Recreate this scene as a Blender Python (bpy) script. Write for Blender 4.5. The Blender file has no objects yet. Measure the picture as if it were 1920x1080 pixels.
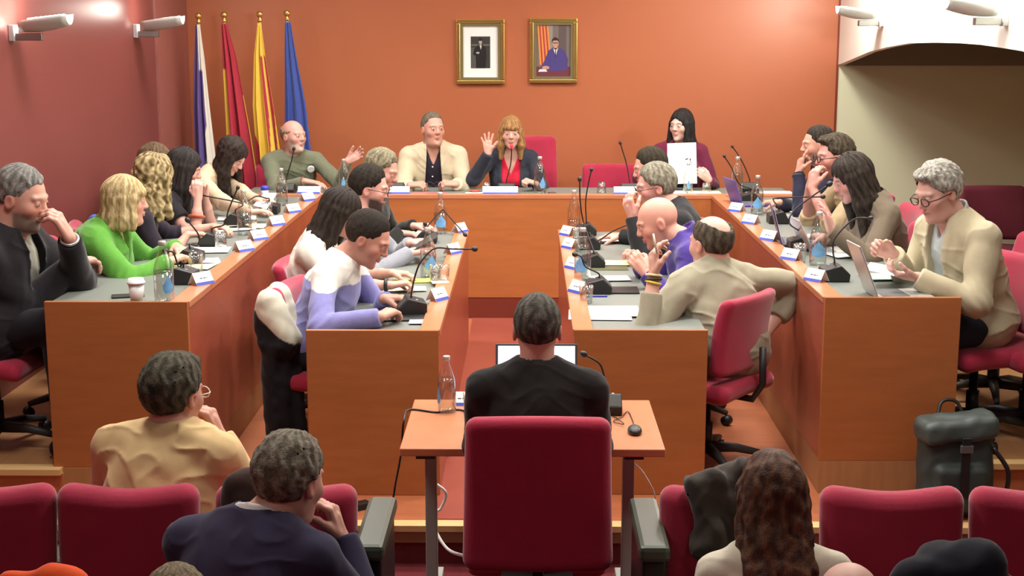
import bpy, bmesh, math, random
import numpy as np
from mathutils import Vector, Matrix
random.seed(7)
SC = bpy.context.scene
COL = SC.collection
F4 = np.float32
# ------------------------------------------------------------------ camera
CH, CF, CP, CYAW = 1.9, 2613.0, 0.185, -0.011
def _ray(u, v):
    a = (u-960)/CF; b = (540-v)/CF
    y = math.cos(CP)+b*math.sin(CP); z = -math.sin(CP)+b*math.cos(CP)
    return np.array([a*math.cos(CYAW)+y*math.sin(CYAW), -a*math.sin(CYAW)+y*math.cos(CYAW), z])
# survey helpers: the sight line of a point in the photograph meets a real plane of the room
def atz(u, v, z): r = _ray(u, v); return r*((z-CH)/r[2])+np.array([0, 0, CH])
def aty(u, v, Y): r = _ray(u, v); return r*(Y/r[1])+np.array([0, 0, CH])
def atx(u, v, X): r = _ray(u, v); return r*(X/r[0])+np.array([0, 0, CH])
cam = bpy.data.objects.new('camera', bpy.data.cameras.new('camera'))
COL.objects.link(cam); SC.camera = cam
cam.location = (0, 0, CH); cam.rotation_euler = (math.pi/2-CP, 0, -CYAW)
cam.data.sensor_width = 36; cam.data.lens = 36*CF/1920; cam.data.clip_start = .05
# ------------------------------------------------------------------ materials
def lin(c):
    return tuple(((x/255)/12.92 if x/255 <= .04045 else ((x/255+.055)/1.055)**2.4) for x in c)
MATS = {}
def mat(name, c=(128,)*3, rough=.5, metal=0, bump=0, bscale=200, var=0, vscale=8, vstretch=None, emit=None, es=1,
        attr=False, coat=0, spec=.5, sheen=0, dims=None, c2=None):
    if name in MATS: return MATS[name]
    m = bpy.data.materials.new(name); m.use_nodes = True; MATS[name] = m
    nt = m.node_tree; N = nt.nodes; L = nt.links; b = N['Principled BSDF']
    b.inputs['Base Color'].default_value = (*lin(c), 1)
    b.inputs['Roughness'].default_value = rough; b.inputs['Metallic'].default_value = metal
    b.inputs['Specular IOR Level'].default_value = spec; b.inputs['Coat Weight'].default_value = coat
    b.inputs['Coat Roughness'].default_value = .15
    b.inputs['Sheen Weight'].default_value = sheen; b.inputs['Sheen Roughness'].default_value = .4
    if emit: b.inputs['Emission Color'].default_value = (*lin(emit), 1); b.inputs['Emission Strength'].default_value = es
    tc = N.new('ShaderNodeTexCoord'); src = None
    if attr:
        a = N.new('ShaderNodeAttribute'); a.attribute_name = 'Col'; src = a.outputs['Color']
    if var:
        mp = N.new('ShaderNodeMapping'); L.new(tc.outputs['Object'], mp.inputs[0])
        if vstretch: mp.inputs['Scale'].default_value = vstretch
        nz = N.new('ShaderNodeTexNoise'); nz.inputs['Scale'].default_value = vscale; nz.inputs['Detail'].default_value = 4
        L.new(mp.outputs[0], nz.inputs['Vector'])
        mx = N.new('ShaderNodeMix'); mx.data_type = 'RGBA'; mx.blend_type = 'MIX' if c2 else 'MULTIPLY'
        rp = N.new('ShaderNodeValToRGB'); L.new(nz.outputs[0], rp.inputs[0])
        if c2:
            rp.color_ramp.elements[0].position = .38; rp.color_ramp.elements[1].position = .62
            L.new(rp.outputs[0], mx.inputs['Factor'])
            mx.inputs['A'].default_value = (*lin(c), 1); mx.inputs['B'].default_value = (*lin(c2), 1)
            if src: L.new(src, mx.inputs['A'])
        else:
            rp.color_ramp.elements[0].position = .3; rp.color_ramp.elements[1].position = .7
            lo = 1-var; rp.color_ramp.elements[0].color = (lo, lo, lo, 1); rp.color_ramp.elements[1].color = (1, 1, 1, 1)
            mx.inputs['Factor'].default_value = 1
            if src: L.new(src, mx.inputs['A'])
            else: mx.inputs['A'].default_value = (*lin(c), 1)
            L.new(rp.outputs[0], mx.inputs['B'])
        src = mx.outputs['Result']
    if src: L.new(src, b.inputs['Base Color'])
    if bump:
        nz = N.new('ShaderNodeTexNoise'); nz.inputs['Scale'].default_value = bscale; nz.inputs['Detail'].default_value = 3
        mp = N.new('ShaderNodeMapping'); L.new(tc.outputs['Object'], mp.inputs[0])
        if vstretch: mp.inputs['Scale'].default_value = vstretch
        L.new(mp.outputs[0], nz.inputs['Vector'])
        bm = N.new('ShaderNodeBump'); bm.inputs['Strength'].default_value = bump; bm.inputs['Distance'].default_value = .004
        L.new(nz.outputs[0], bm.inputs['Height']); L.new(bm.outputs[0], b.inputs['Normal'])
    return m
def glassmat(name, tint=(235, 240, 238), base=.10, edge=.9):
    if name in MATS: return MATS[name]
    m = bpy.data.materials.new(name); m.use_nodes = True; MATS[name] = m
    nt = m.node_tree; N = nt.nodes; L = nt.links; N.remove(N['Principled BSDF'])
    out = N['Material Output']; tr = N.new('ShaderNodeBsdfTransparent'); tr.inputs[0].default_value = (*lin(tint), 1)
    gl = N.new('ShaderNodeBsdfGlossy'); gl.inputs['Roughness'].default_value = .04
    lw = N.new('ShaderNodeLayerWeight'); lw.inputs[0].default_value = .35
    mr = N.new('ShaderNodeMapRange'); L.new(lw.outputs['Facing'], mr.inputs[0]); mr.inputs[3].default_value = base; mr.inputs[4].default_value = edge
    mx = N.new('ShaderNodeMixShader'); L.new(mr.outputs[0], mx.inputs[0]); L.new(tr.outputs[0], mx.inputs[1]); L.new(gl.outputs[0], mx.inputs[2])
    L.new(mx.outputs[0], out.inputs[0]); return m
# ------------------------------------------------------------------ object helpers
def link(name, me, m=None, parent=None):
    o = bpy.data.objects.new(name, me); COL.objects.link(o)
    if m and me is not None:
        if isinstance(m, (list, tuple)):
            for x in m: me.materials.append(x)
        else: me.materials.append(m)
    if parent is not None: o.parent = parent
    return o
def tag(o, label=None, cat=None, group=None, kind=None):
    if label: o['label'] = label
    if cat: o['category'] = cat
    if group: o['group'] = group
    if kind: o['kind'] = kind
    return o
def empty(name, loc, rz=0, label=None, cat=None, group=None):
    o = bpy.data.objects.new(name, None); COL.objects.link(o); o.location = tuple(float(x) for x in loc); o.rotation_euler = (0, 0, rz)
    o.empty_display_size = .1
    return tag(o, label, cat, group)
def children(o): return [c for c in COL.objects if c.parent == o]
def copy_tree(o, parent=None):
    c = o.copy(); COL.objects.link(c)
    if parent is not None: c.parent = parent; c.matrix_parent_inverse = o.matrix_parent_inverse.copy()
    for ch in children(o): copy_tree(ch, c)
    return c
class MB:
    """collects shapes into one mesh"""
    def __init__(s): s.v = []; s.f = []; s.mi = []; s.sm = []
    def add(s, vs, fs, mi=0, smooth=False):
        n = len(s.v); s.v += [tuple(float(a) for a in v) for v in vs]
        for f in fs: s.f.append([i+n for i in f]); s.mi.append(mi); s.sm.append(smooth)
        return s
    def box(s, lo, hi, mi=0, M=None):
        x0, y0, z0 = lo; x1, y1, z1 = hi
        vs = [(x0,y0,z0),(x1,y0,z0),(x1,y1,z0),(x0,y1,z0),(x0,y0,z1),(x1,y0,z1),(x1,y1,z1),(x0,y1,z1)]
        if M is not None: vs = [M @ Vector(v) for v in vs]
        return s.add(vs, [(0,3,2,1),(4,5,6,7),(0,1,5,4),(1,2,6,5),(2,3,7,6),(3,0,4,7)], mi)
    def tube(s, pts, r, n=8, mi=0, smooth=True, close=False):
        pts = [Vector(p) for p in pts]; rs = r if isinstance(r, (list, tuple)) else [r]*len(pts)
        vs = []; fs = []; up = Vector((0, 0, 1)); prev = None
        m = len(pts)
        for i, p in enumerate(pts):
            if close: t = pts[(i+1) % m]-pts[i-1]
            else: t = (pts[min(i+1, m-1)]-pts[max(i-1, 0)])
            if t.length < 1e-9: t = Vector((0, 0, 1))
            t.normalize()
            if prev is None:
                a = t.cross(up if abs(t.z) < .9 else Vector((1, 0, 0))).normalized()
            else:
                a = (prev-t*prev.dot(t)).normalized()
            prev = a; b = t.cross(a)
            for k in range(n):
                an = 2*math.pi*k/n; vs.append(p+(a*math.cos(an)+b*math.sin(an))*rs[i])
        for i in range(m if close else m-1):
            j = (i+1) % m
            for k in range(n):
                k2 = (k+1) % n; fs.append((i*n+k, i*n+k2, j*n+k2, j*n+k))
        if not close:
            fs.append(tuple(range(n-1, -1, -1))); fs.append(tuple(range((m-1)*n, m*n)))
        return s.add(vs, fs, mi, smooth)
    def lathe(s, prof, c=(0, 0, 0), n=24, mi=0, smooth=True, M=None, capb=True, capt=True):
        vs = []; fs = []; m = len(prof)
        for (r, z) in prof:
            for k in range(n):
                a = 2*math.pi*k/n; vs.append(Vector((c[0]+r*math.cos(a), c[1]+r*math.sin(a), c[2]+z)))
        for i in range(m-1):
            for k in range(n):
                k2 = (k+1) % n; fs.append((i*n+k, i*n+k2, (i+1)*n+k2, (i+1)*n+k))
        if capb: fs.append(tuple(range(n-1, -1, -1)))
        if capt: fs.append(tuple(range((m-1)*n, m*n)))
        if M is not None: vs = [M @ v for v in vs]
        return s.add(vs, fs, mi, smooth)
    def ball(s, c, r, n=12, mi=0, sz=1):
        return s.lathe([(max(r*math.sin(math.pi*i/n), 1e-4), -r*math.cos(math.pi*i/n)*sz) for i in range(n+1)], c, n*2, mi)
    def grid(s, P, mi=0, smooth=True):
        nu = len(P); nv = len(P[0]); vs = [p for row in P for p in row]
        return s.add(vs, [(i*nv+j, i*nv+j+1, (i+1)*nv+j+1, (i+1)*nv+j) for i in range(nu-1) for j in range(nv-1)], mi, smooth)
    def build(s, name, m, parent=None, bevel=0, loc=None):
        me = bpy.data.meshes.new(name); me.from_pydata(s.v, [], s.f)
        me.polygons.foreach_set('material_index', s.mi); me.polygons.foreach_set('use_smooth', s.sm)
        o = link(name, me, m, parent)
        if loc is not None: o.location = tuple(loc)
        if bevel:
            b = o.modifiers.new('bevel', 'BEVEL'); b.width = bevel; b.segments = 2; b.limit_method = 'ANGLE'
        return o
def catmull(P, n=8):
    P = [Vector(p) for p in P]; Q = [P[0]*2-P[1]]+P+[P[-1]*2-P[-2]]; out = []
    for i in range(1, len(Q)-2):
        for k in range(n):
            t = k/n; a, b, c, d = Q[i-1], Q[i], Q[i+1], Q[i+2]
            out.append(.5*((2*b)+(c-a)*t+(2*a-5*b+4*c-d)*t*t+(3*b-a-3*c+d)*t**3))
    out.append(P[-1]); return out
# ------------------------------------------------------------------ distance-field surfaces
def V(*a): return np.array(a if len(a) > 1 else a[0], dtype=F4)
def nrm(a): a = np.asarray(a, dtype=F4); return a/(np.linalg.norm(a)+1e-9)
def smin(a, b, k):
    h = np.maximum(k-np.abs(a-b), 0)/k; return np.minimum(a, b)-h*h*k*.25
def smax(a, b, k): return -smin(-a, -b, k)
def cap(a, b, ra, rb=None):
    a = V(a); b = V(b); rb = ra if rb is None else rb; ab = b-a; L = max(float(ab@ab), 1e-9)
    def f(P):
        q = P-a; t = np.clip((q@ab)/L, 0, 1)
        return np.linalg.norm(q-t[:, None]*ab, axis=1)-(ra+(rb-ra)*t)
    return f
def capcut(a, b, ra, rb, cut):
    f0 = cap(a, b, ra, rb); a = V(a); b = V(b); d = nrm(b-a); c = b-d*cut
    return lambda P: smax(f0(P), (P-c)@d, .006)
def ell(c, r, R=None):
    c = V(c); r = V(r)
    def f(P):
        q = P-c
        if R is not None: q = q@R
        q1 = q/r; k0 = np.linalg.norm(q1, axis=1); k1 = np.linalg.norm(q1/r, axis=1)+1e-6
        return k0*(k0-1)/k1
    return f
def rbox(c, h, r, R=None):
    c = V(c); h = V(h)
    def f(P):
        q = P-c
        if R is not None: q = q@R
        q = np.abs(q)-h+r
        return np.linalg.norm(np.maximum(q, 0), axis=1)+np.minimum(q.max(axis=1), 0)-r
    return f
def uni(fs, k):
    def f(P):
        d = fs[0](P)
        for g in fs[1:]: d = smin(d, g(P), k)
        return d
    return f
def bounded(f, c, R, slack=.04):
    c = V(c)
    def g(P):
        dc = np.linalg.norm(P-c, axis=1)-R; out = dc.astype(F4)+0
        m = dc < slack
        if m.any(): out[m] = f(P[m])
        return out
    return g
def wob(P, s=1., seed=0.):
    x, y, z = P[:, 0]*s+seed, P[:, 1]*s+seed*1.7, P[:, 2]*s-seed
    return (np.sin(x*9.1+2.1*np.sin(y*7.3)+z*3)+np.sin(y*11.7+1.7*np.sin(z*8.9+x*4))+np.sin(z*13.3+1.9*np.sin(x*10.1-y*5)))/3
def sdf_mesh(f, lo, hi, h):
    lo = np.array(lo, float); hi = np.array(hi, float)
    n = 0
    while h*2**(n+1) <= .13: n += 1
    s = h*2**n; dims = np.ceil((hi-lo)/s).astype(int)+1
    g = np.stack(np.meshgrid(*[np.arange(d) for d in dims], indexing='ij'), -1).reshape(-1, 3)
    off = np.array([[i, j, k] for i in (0, 1) for j in (0, 1) for k in (0, 1)])
    while True:
        c = (lo+(g+.5)*s).astype(F4); d = f(c)
        g = g[np.abs(d) < s*.87*1.3+(.012 if s > h*1.5 else .0)]
        if s <= h*1.01: break
        g = (g[:, None, :]*2+off[None]).reshape(-1, 3); s /= 2
    D = dims*2**n+4
    key = lambda q: (q[:, 0]*D[1]+q[:, 1])*D[2]+q[:, 2]
    cor = (g[:, None, :]+off[None]).reshape(-1, 3); ck = key(cor)
    uk, ui, inv = np.unique(ck, return_index=True, return_inverse=True)
    vals = f((lo+cor[ui]*h).astype(F4)); cv = vals[inv.reshape(-1)].reshape(-1, 8)
    sg = cv < 0; act = sg.any(1) & ~sg.all(1); g = g[act]; cv = cv[act]; sg = sg[act]
    acc = np.zeros((len(g), 3)); cnt = np.zeros(len(g))
    for a in range(8):
        for b in range(a+1, 8):
            if np.abs(off[a]-off[b]).sum() != 1: continue
            m = sg[:, a] != sg[:, b]; t = cv[m, a]/(cv[m, a]-cv[m, b])
            acc[m] += off[a]+t[:, None]*(off[b]-off[a]); cnt[m] += 1
    vs = lo+(g+acc/cnt[:, None])*h
    gk = key(g); order = np.argsort(gk); sk = gk[order]
    def find(q):
        k = key(q); i = np.searchsorted(sk, k); i = np.minimum(i, len(sk)-1); ok = sk[i] == k
        return order[i], ok
    quads = []
    for ax, (b, c) in ((0, (1, 2)), (1, (2, 0)), (2, (0, 1))):
        e = np.zeros(3, int); e[ax] = 1; ia = int(e@[4, 2, 1]); m = np.nonzero(sg[:, 0] != sg[:, ia])[0]
        eb = np.zeros(3, int); eb[b] = 1; ec = np.zeros(3, int); ec[c] = 1
        i1, o1 = find(g[m]-eb); i2, o2 = find(g[m]-eb-ec); i3, o3 = find(g[m]-ec); ok = o1 & o2 & o3
        q = np.stack([m, i1, i2, i3], 1)[ok]; fl = sg[m][ok][:, 0]
        q[~fl] = q[~fl][:, ::-1]; quads.append(q)
    return vs, np.concatenate(quads)
def sdf_obj(name, f, lo, hi, h, m, parent=None, col=None, base=(0, 0, 0), mesh_only=False):
    vs, q = sdf_mesh(f, lo, hi, h)
    me = bpy.data.meshes.new(name); base = np.array(base, float)
    me.vertices.add(len(vs)); me.vertices.foreach_set('co', (vs-base).astype(F4).ravel())
    me.loops.add(len(q)*4); me.loops.foreach_set('vertex_index', q.ravel().astype(np.int32))
    me.polygons.add(len(q)); me.polygons.foreach_set('loop_start', np.arange(0, len(q)*4, 4, dtype=np.int32))
    me.polygons.foreach_set('loop_total', np.full(len(q), 4, dtype=np.int32))
    me.update(calc_edges=True); me.validate()
    me.polygons.foreach_set('use_smooth', np.ones(len(me.polygons), bool))
    if col is not None:
        c = np.ones((len(vs), 4), F4); c[:, :3] = col(vs.astype(F4))
        a = me.color_attributes.new('Col', 'FLOAT_COLOR', 'POINT'); a.data.foreach_set('color', c.ravel())
    o = link(name, me, m, parent)
    if parent is None: o.location = tuple(base)
    return o
# ------------------------------------------------------------------ materials of the place
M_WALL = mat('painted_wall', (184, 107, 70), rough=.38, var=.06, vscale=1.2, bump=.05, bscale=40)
M_WALL2 = mat('shaded_wall_paint', (122, 64, 60), rough=.36, var=.08, vscale=1.0, bump=.05, bscale=40)  # same paint as the back wall, weaker light put in as darker, redder colour
M_WHITE = mat('white_plaster', (246, 246, 236), rough=.8, bump=.05, bscale=60)
M_BEIGE = mat('beige_plaster', (214, 216, 184), rough=.8, bump=.05, bscale=60)
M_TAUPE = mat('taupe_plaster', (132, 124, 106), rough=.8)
M_CEIL = mat('ceiling_paint', (215, 205, 195), rough=.9)
M_WOOD = mat('orange_veneer', (178, 108, 60), rough=.38, var=.12, vscale=5, vstretch=(1, 1, 6), spec=.4)
M_SIDE = mat('grazing_light_veneer', (164, 84, 60), rough=.3, var=.12, vscale=5, vstretch=(1, 1, 6), spec=.5)  # same veneer as the end panels, reddish grazing reflection painted into the colour
M_RIM = mat('rim_veneer', (196, 124, 86), rough=.3, var=.1, vscale=10)
M_TOP = mat('grey_desk_surface', (118, 123, 116), rough=.45, var=.05, vscale=30)
M_FLOORW = mat('laminate_floor', (176, 104, 68), rough=.35, var=.15, vscale=4, vstretch=(1, 8, 1))
M_FLOORR = mat('red_lino', (152, 76, 62), rough=.3, var=.12, vscale=3)
M_FLOORL = mat('side_platform_floor', (178, 128, 84), rough=.4, var=.15, vscale=4, vstretch=(8, 1, 1))
M_CARPET = mat('dark_red_carpet', (104, 22, 30), rough=.95, var=.25, vscale=60, bump=.4, bscale=300)
M_NOSE = mat('beige_nosing', (214, 176, 118), rough=.5)
M_RISER = mat('riser_board', (192, 112, 74), rough=.45, var=.12, vscale=4)
M_DARK = mat('dark_gap', (26, 12, 10), rough=.8)
M_STEEL = mat('grey_steel', (150, 152, 148), rough=.35, metal=.7)
M_GSTEEL = mat('grey_painted_steel', (165, 168, 160), rough=.45)
M_BLACK = mat('black_plastic', (30, 30, 30), rough=.45)
M_BLACK2 = mat('charcoal_plastic', (52, 52, 50), rough=.55)
M_SEAT = mat('wine_red_fabric', (168, 30, 62), rough=.85, bump=.25, bscale=500, sheen=.5, var=.12, vscale=10)
M_SEATD = mat('shaded_red_fabric', (92, 18, 36), rough=.9, bump=.25, bscale=500, var=.12, vscale=10)  # wine red chair fabric with shadow darkened into the colour
M_GOLD = mat('gold', (222, 190, 110), rough=.25, metal=.9)
M_PAPER = mat('white_paper', (242, 242, 238), rough=.7)
M_CREAM = mat('cream_paper', (232, 230, 190), rough=.7)
M_BLUE = mat('blue_print', (52, 70, 170), rough=.6)
M_INK = mat('dark_ink', (40, 42, 50), rough=.6)
M_GLASS = glassmat('clear_glass', (251, 252, 251), .07, .75)
M_WATER = glassmat('water', (236, 241, 240), .05, .35)
XL, XR, YB, ZC = -2.735, 2.48, 11.3, 3.3
ZM, ZF = -.15, -.32
def struct(name, mb, m, bevel=0):
    o = mb.build(name, m, bevel=bevel); o['kind'] = 'structure'; return o
struct('floor', MB().box((XL-.3, -2, ZF-.1), (4.3, 5.56, ZF)), M_CARPET)
struct('floor', MB().box((XL-.3, 5.56, ZM-.3), (4.3, 9.78, ZM)), M_FLOORW)
struct('floor', MB().box((XL-.3, 5.84, ZM+.001), (-1.46, 9.78, 0)), M_FLOORL)
struct('floor', MB().box((1.303, 5.98, ZM+.001), (4.3, 9.78, 0)), M_FLOORL)
struct('floor', MB().box((XL-.3, 9.78, ZM-.3), (4.3, YB+.1, 0)), M_FLOORR)
struct('floor', MB().box((-.39, 5.62, ZM-.002), (.205, 9.778, ZM+.003)), M_FLOORR)
# step edges
struct('trim_1', MB().box((XL, 5.53, ZM-.022), (4.2, 5.60, ZM+.004)), M_NOSE)
struct('trim_2', MB().box((XL, 5.545, ZM-.075), (4.2, 5.562, ZM-.022)), mat('fascia', (150, 108, 74), rough=.5))
struct('trim_3', MB().box((XL, 5.55, ZF), (4.2, 5.561, ZM-.075)), M_CARPET)
struct('trim_4', MB().box((XL, 5.80, -.022), (-2.035, 5.88, .004)), M_NOSE)
struct('trim_5', MB().box((1.89, 5.93, -.022), (4.2, 6.0, .004)), M_NOSE)
struct('trim_6', MB().box((XL, 5.825, ZM), (-2.03, 5.845, -.022)), M_RISER)
struct('trim_7', MB().box((1.90, 5.955, ZM), (4.2, 5.985, -.022)), M_RISER)
# walls
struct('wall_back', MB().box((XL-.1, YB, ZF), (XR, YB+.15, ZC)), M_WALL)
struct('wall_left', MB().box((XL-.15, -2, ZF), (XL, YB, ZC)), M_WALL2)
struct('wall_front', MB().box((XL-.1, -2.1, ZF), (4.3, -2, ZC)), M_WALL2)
struct('ceiling', MB().box((XL-.1, -2, ZC), (4.3, YB+.1, ZC+.1)), M_CEIL)
struct('wall_alcove_back', MB().box((XR, YB, ZF), (4.4, YB+.15, ZC)), M_BEIGE)
struct('wall_alcove_side', MB().box((4.2, -2, ZF), (4.35, YB, ZC)), M_BEIGE)
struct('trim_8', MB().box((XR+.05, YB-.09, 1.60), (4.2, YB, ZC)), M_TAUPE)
# white bulkhead over the arched opening on the right
arch = [(1573, 122), (1600, 110), (1630, 97), (1665, 88), (1705, 81), (1750, 80), (1800, 81), (1840, 84), (1880, 90), (1918, 96)]
pts = [atx(u, v, XR) for u, v in arch]; pts = [(p[1], p[2]) for p in pts]
pts[0] = (YB, pts[0][1]); pts += [(pts[-1][0]-1.2, pts[-1][1]-.26), (pts[-1][0]-2.2, .9), (pts[-1][0]-2.6, ZF)]
mb = MB(); n = len(pts); T = .05
vs = [(XR, y, z) for y, z in pts]+[(XR, y, ZC) for y, z in pts]+[(XR+T, y, z) for y, z in pts]+[(XR+T, y, ZC) for y, z in pts]
fs = []
for i in range(n-1):
    fs += [(i, i+1, n+i+1, n+i), (2*n+i+1, 2*n+i, 3*n+i, 3*n+i+1), (i+1, i, 2*n+i, 2*n+i+1), (n+i, n+i+1, 3*n+i+1, 3*n+i)]
fs += [(0, n, 3*n, 2*n)]
mb.add(vs, fs); struct('wall_right', mb, M_WHITE)
yq = pts[-1][0]
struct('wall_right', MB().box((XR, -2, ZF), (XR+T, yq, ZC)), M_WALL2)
struct('trim_9', MB().box((XR-.012, YB-.012, ZF), (XR+.004, YB+.001, ZC)), mat('wall_end', (120, 40, 26), rough=.5))
struct('trim_13', MB().box((XL-.01, 10.35, ZF), (XL+.018, YB, ZC)), mat('corner_panel', (150, 92, 84), rough=.4))
# recessed ceiling light panels
LP = [(-1.5, 2.2), (1.3, 2.2), (-1.5, 4.6), (1.3, 4.6), (-1.5, 7.0), (1.3, 7.0), (-1.5, 9.3), (1.3, 9.3), (-.1, 5.8), (-.1, 8.3)]
for i, (x, y) in enumerate(LP):
    t = empty('ceiling_light', (x, y, ZC-.03), 0, 'recessed square ceiling light panel', 'ceiling light', 'ceiling light panels above the council table')
    MB().box((-.32, -.32, 0), (.32, .32, .03)).build('frame', M_GSTEEL, t, bevel=.004)
    MB().box((-.29, -.29, -.004), (.29, .29, 0)).build('diffuser', mat('light_diffuser', (255, 250, 240), emit=(255, 246, 232), es=2.5), t)
    ld = bpy.data.lights.new('lamp', 'AREA'); ld.shape = 'SQUARE'; ld.size = .58; ld.color = (1, .975, .94)
    ld.energy = [6, 6, 30, 30, 46, 46, 46, 46, 34, 40][i]; ld.spread = math.radians(150)
    lo = bpy.data.objects.new('lamp', ld); COL.objects.link(lo); lo.parent = t; lo.location = (0, 0, -.012)
# ------------------------------------------------------------------ wall lamps
def wall_lamp(p, side, s, label, power, lit):
    t = empty('wall_lamp', p, 0, label, 'lamp', None)
    d = side  # +1 : points to +x
    m = MB().box((0 if d > 0 else -.03, -.05*s, -.06*s), (.03 if d > 0 else 0, .05*s, .06*s)); m.build('wall_plate', mat('lamp_plate', (205, 208, 208), rough=.4, metal=.2), t, bevel=.004)
    x0, x1 = sorted((.03*d, .17*d)); MB().box((x0, -.03*s, -.055*s), (x1, .03*s, .0)).build('arm', M_STEEL, t, bevel=.004)
    mb = MB(); P = []; N = 14; L = .36*s
    for i in range(9):
        u = i/8; row = []
        for k in range(N+1):
            a = math.pi*(k/N); r = (.075+.02*math.sin(u*math.pi))*s
            row.append((d*(.06+u*L), r*math.cos(a)*1.1, .045*s+.05*u*s-r*math.sin(a)+.03))
        P.append(row)
    mb.grid(P); o = mb.build('reflector', mat('lamp_metal', (206, 212, 206), rough=.35, metal=.35), t)
    so = o.modifiers.new('s', 'SOLIDIFY'); so.thickness = .006; so.offset = 0
    mb = MB().tube([(d*.10, 0, .075*s), (d*(.06+L*.9), 0, .105*s)], (.034 if lit == 'bright' else .016)*s, 10)
    mb.build('lamp_tube', mat('lamp_tube_'+lit, (255, 252, 240), emit=(255, 250, 235), es=60 if lit == 'bright' else 8), o)
    ld = bpy.data.lights.new('lamp', 'POINT'); ld.energy = power; ld.shadow_soft_size = .05; ld.color = (1, .93, .82)
    lo = bpy.data.objects.new('lamp', ld); COL.objects.link(lo); lo.parent = t; lo.location = (d*.22, 0, .15)
    return t
wall_lamp(atx(20, 62, XL), 1, .72, 'grey metal wall uplight glowing brightest, at left edge of the photo', 9, 'bright')
wall_lamp(atx(252, 58, XL), 1, .78, 'grey metal wall uplight on left wall nearest the flags', 4, 'soft')
wall_lamp(atx(1655, 38, XR), -1, .72, 'grey metal wall uplight on white wall beside the orange wall corner', 38, 'soft')
wall_lamp(atx(1888, 33, XR), -1, .72, 'larger looking grey wall uplight at top right corner of the photo', 66, 'soft')
# ------------------------------------------------------------------ council desks
def desk(name, label, x0, x1, y0, y1, zt, zb, rim, ends, end_m, group=None):
    """rim: 'x+' / 'x-' / 'y-' side that carries the veneered rim and the high panel"""
    t = empty(name, ((x0+x1)/2, (y0+y1)/2, zb), 0, label, 'desk', group)
    ox, oy, oz = (x0+x1)/2, (y0+y1)/2, zb
    def B(n, lo, hi, m, bv=.003): return MB().box([a-b for a, b in zip(lo, (ox, oy, oz))], [a-b for a, b in zip(hi, (ox, oy, oz))]).build(n, m, t, bevel=bv)
    rw, th = .085, .03
    if rim == 'x+': B('rim', (x1-rw, y0+.021, zt-th), (x1+.004, y1, zt), M_RIM); B('modesty_panel', (x1-.03, y0+.021, zb), (x1-.002, y1, zt-th-.0005), M_SIDE); sx0, sx1, sy0, sy1 = x0, x1-rw-.0005, y0+.0205, y1
    if rim == 'x-': B('rim', (x0-.004, y0+.021, zt-th), (x0+rw, y1, zt), M_RIM); B('modesty_panel', (x0+.002, y0+.021, zb), (x0+.03, y1, zt-th-.0005), M_SIDE); sx0, sx1, sy0, sy1 = x0+rw+.0005, x1, y0+.0205, y1
    if rim == 'y-': B('rim', (x0+.001, y0-.004, zt-th), (x1-.001, y0+rw, zt), M_RIM); B('modesty_panel', (x0+.001, y0, zb), (x1-.001, y0+.03, zt-th-.0005), M_WOOD); sx0, sx1, sy0, sy1 = x0+.001, x1-.001, y0+rw+.0005, y1
    B('worktop', (sx0, sy0, zt-.04), (sx1, sy1, zt-.015), M_TOP)
    if 'f' in ends: B('end_panel', (x0, y0-.004, zb), (x1, y0+.02, zt+.002), M_WOOD)
    if 'b' in ends: B('end_panel', (x0+.03, y1-.02, zb), (x1-.031, y1, zt-.041), M_WOOD)
    return t
XI0, XI1 = -1.457, 1.300
desk('council_desk', 'long outer council desk wing along left side with orange end panel', -2.075, XI0, 5.85, 9.768, .74, 0.0, 'x+', 'f', M_WOOD)
desk('council_desk', 'long outer council desk wing along right side with orange end panel', XI1, 1.895, 5.985, 9.768, .74, 0.0, 'x-', 'f', M_WOOD)
desk('council_desk', 'wide presiding desk across the back below the portraits', -2.04, 1.895, 9.772, 10.36, .74, 0.0, 'y-', '', M_WOOD)
desk('council_desk', 'lower inner council desk left of the aisle, beside the man in lavender sweater', -.965, -.385, 5.93, 9.03, .60, ZM, 'x+', 'fb', M_WOOD)
desk('council_desk', 'lower inner council desk right of the aisle, beside the man in grey shirt', .205, .790, 5.95, 9.03, .60, ZM, 'x-', 'fb', M_WOOD)
struct('trim_10', MB().box((-2.0, 5.87, ZM+.0005), (-1.458, 5.89, 0)), M_RISER)
struct('trim_11', MB().box((1.36, 6.0, ZM+.0005), (1.89, 6.02, 0)), M_RISER)
struct('trim_12', MB().box((XI0-.01, 9.772, ZM), (XI1+.01, 9.785, -.004)), mat('back_riser', (116, 48, 32), rough=.45))
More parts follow.
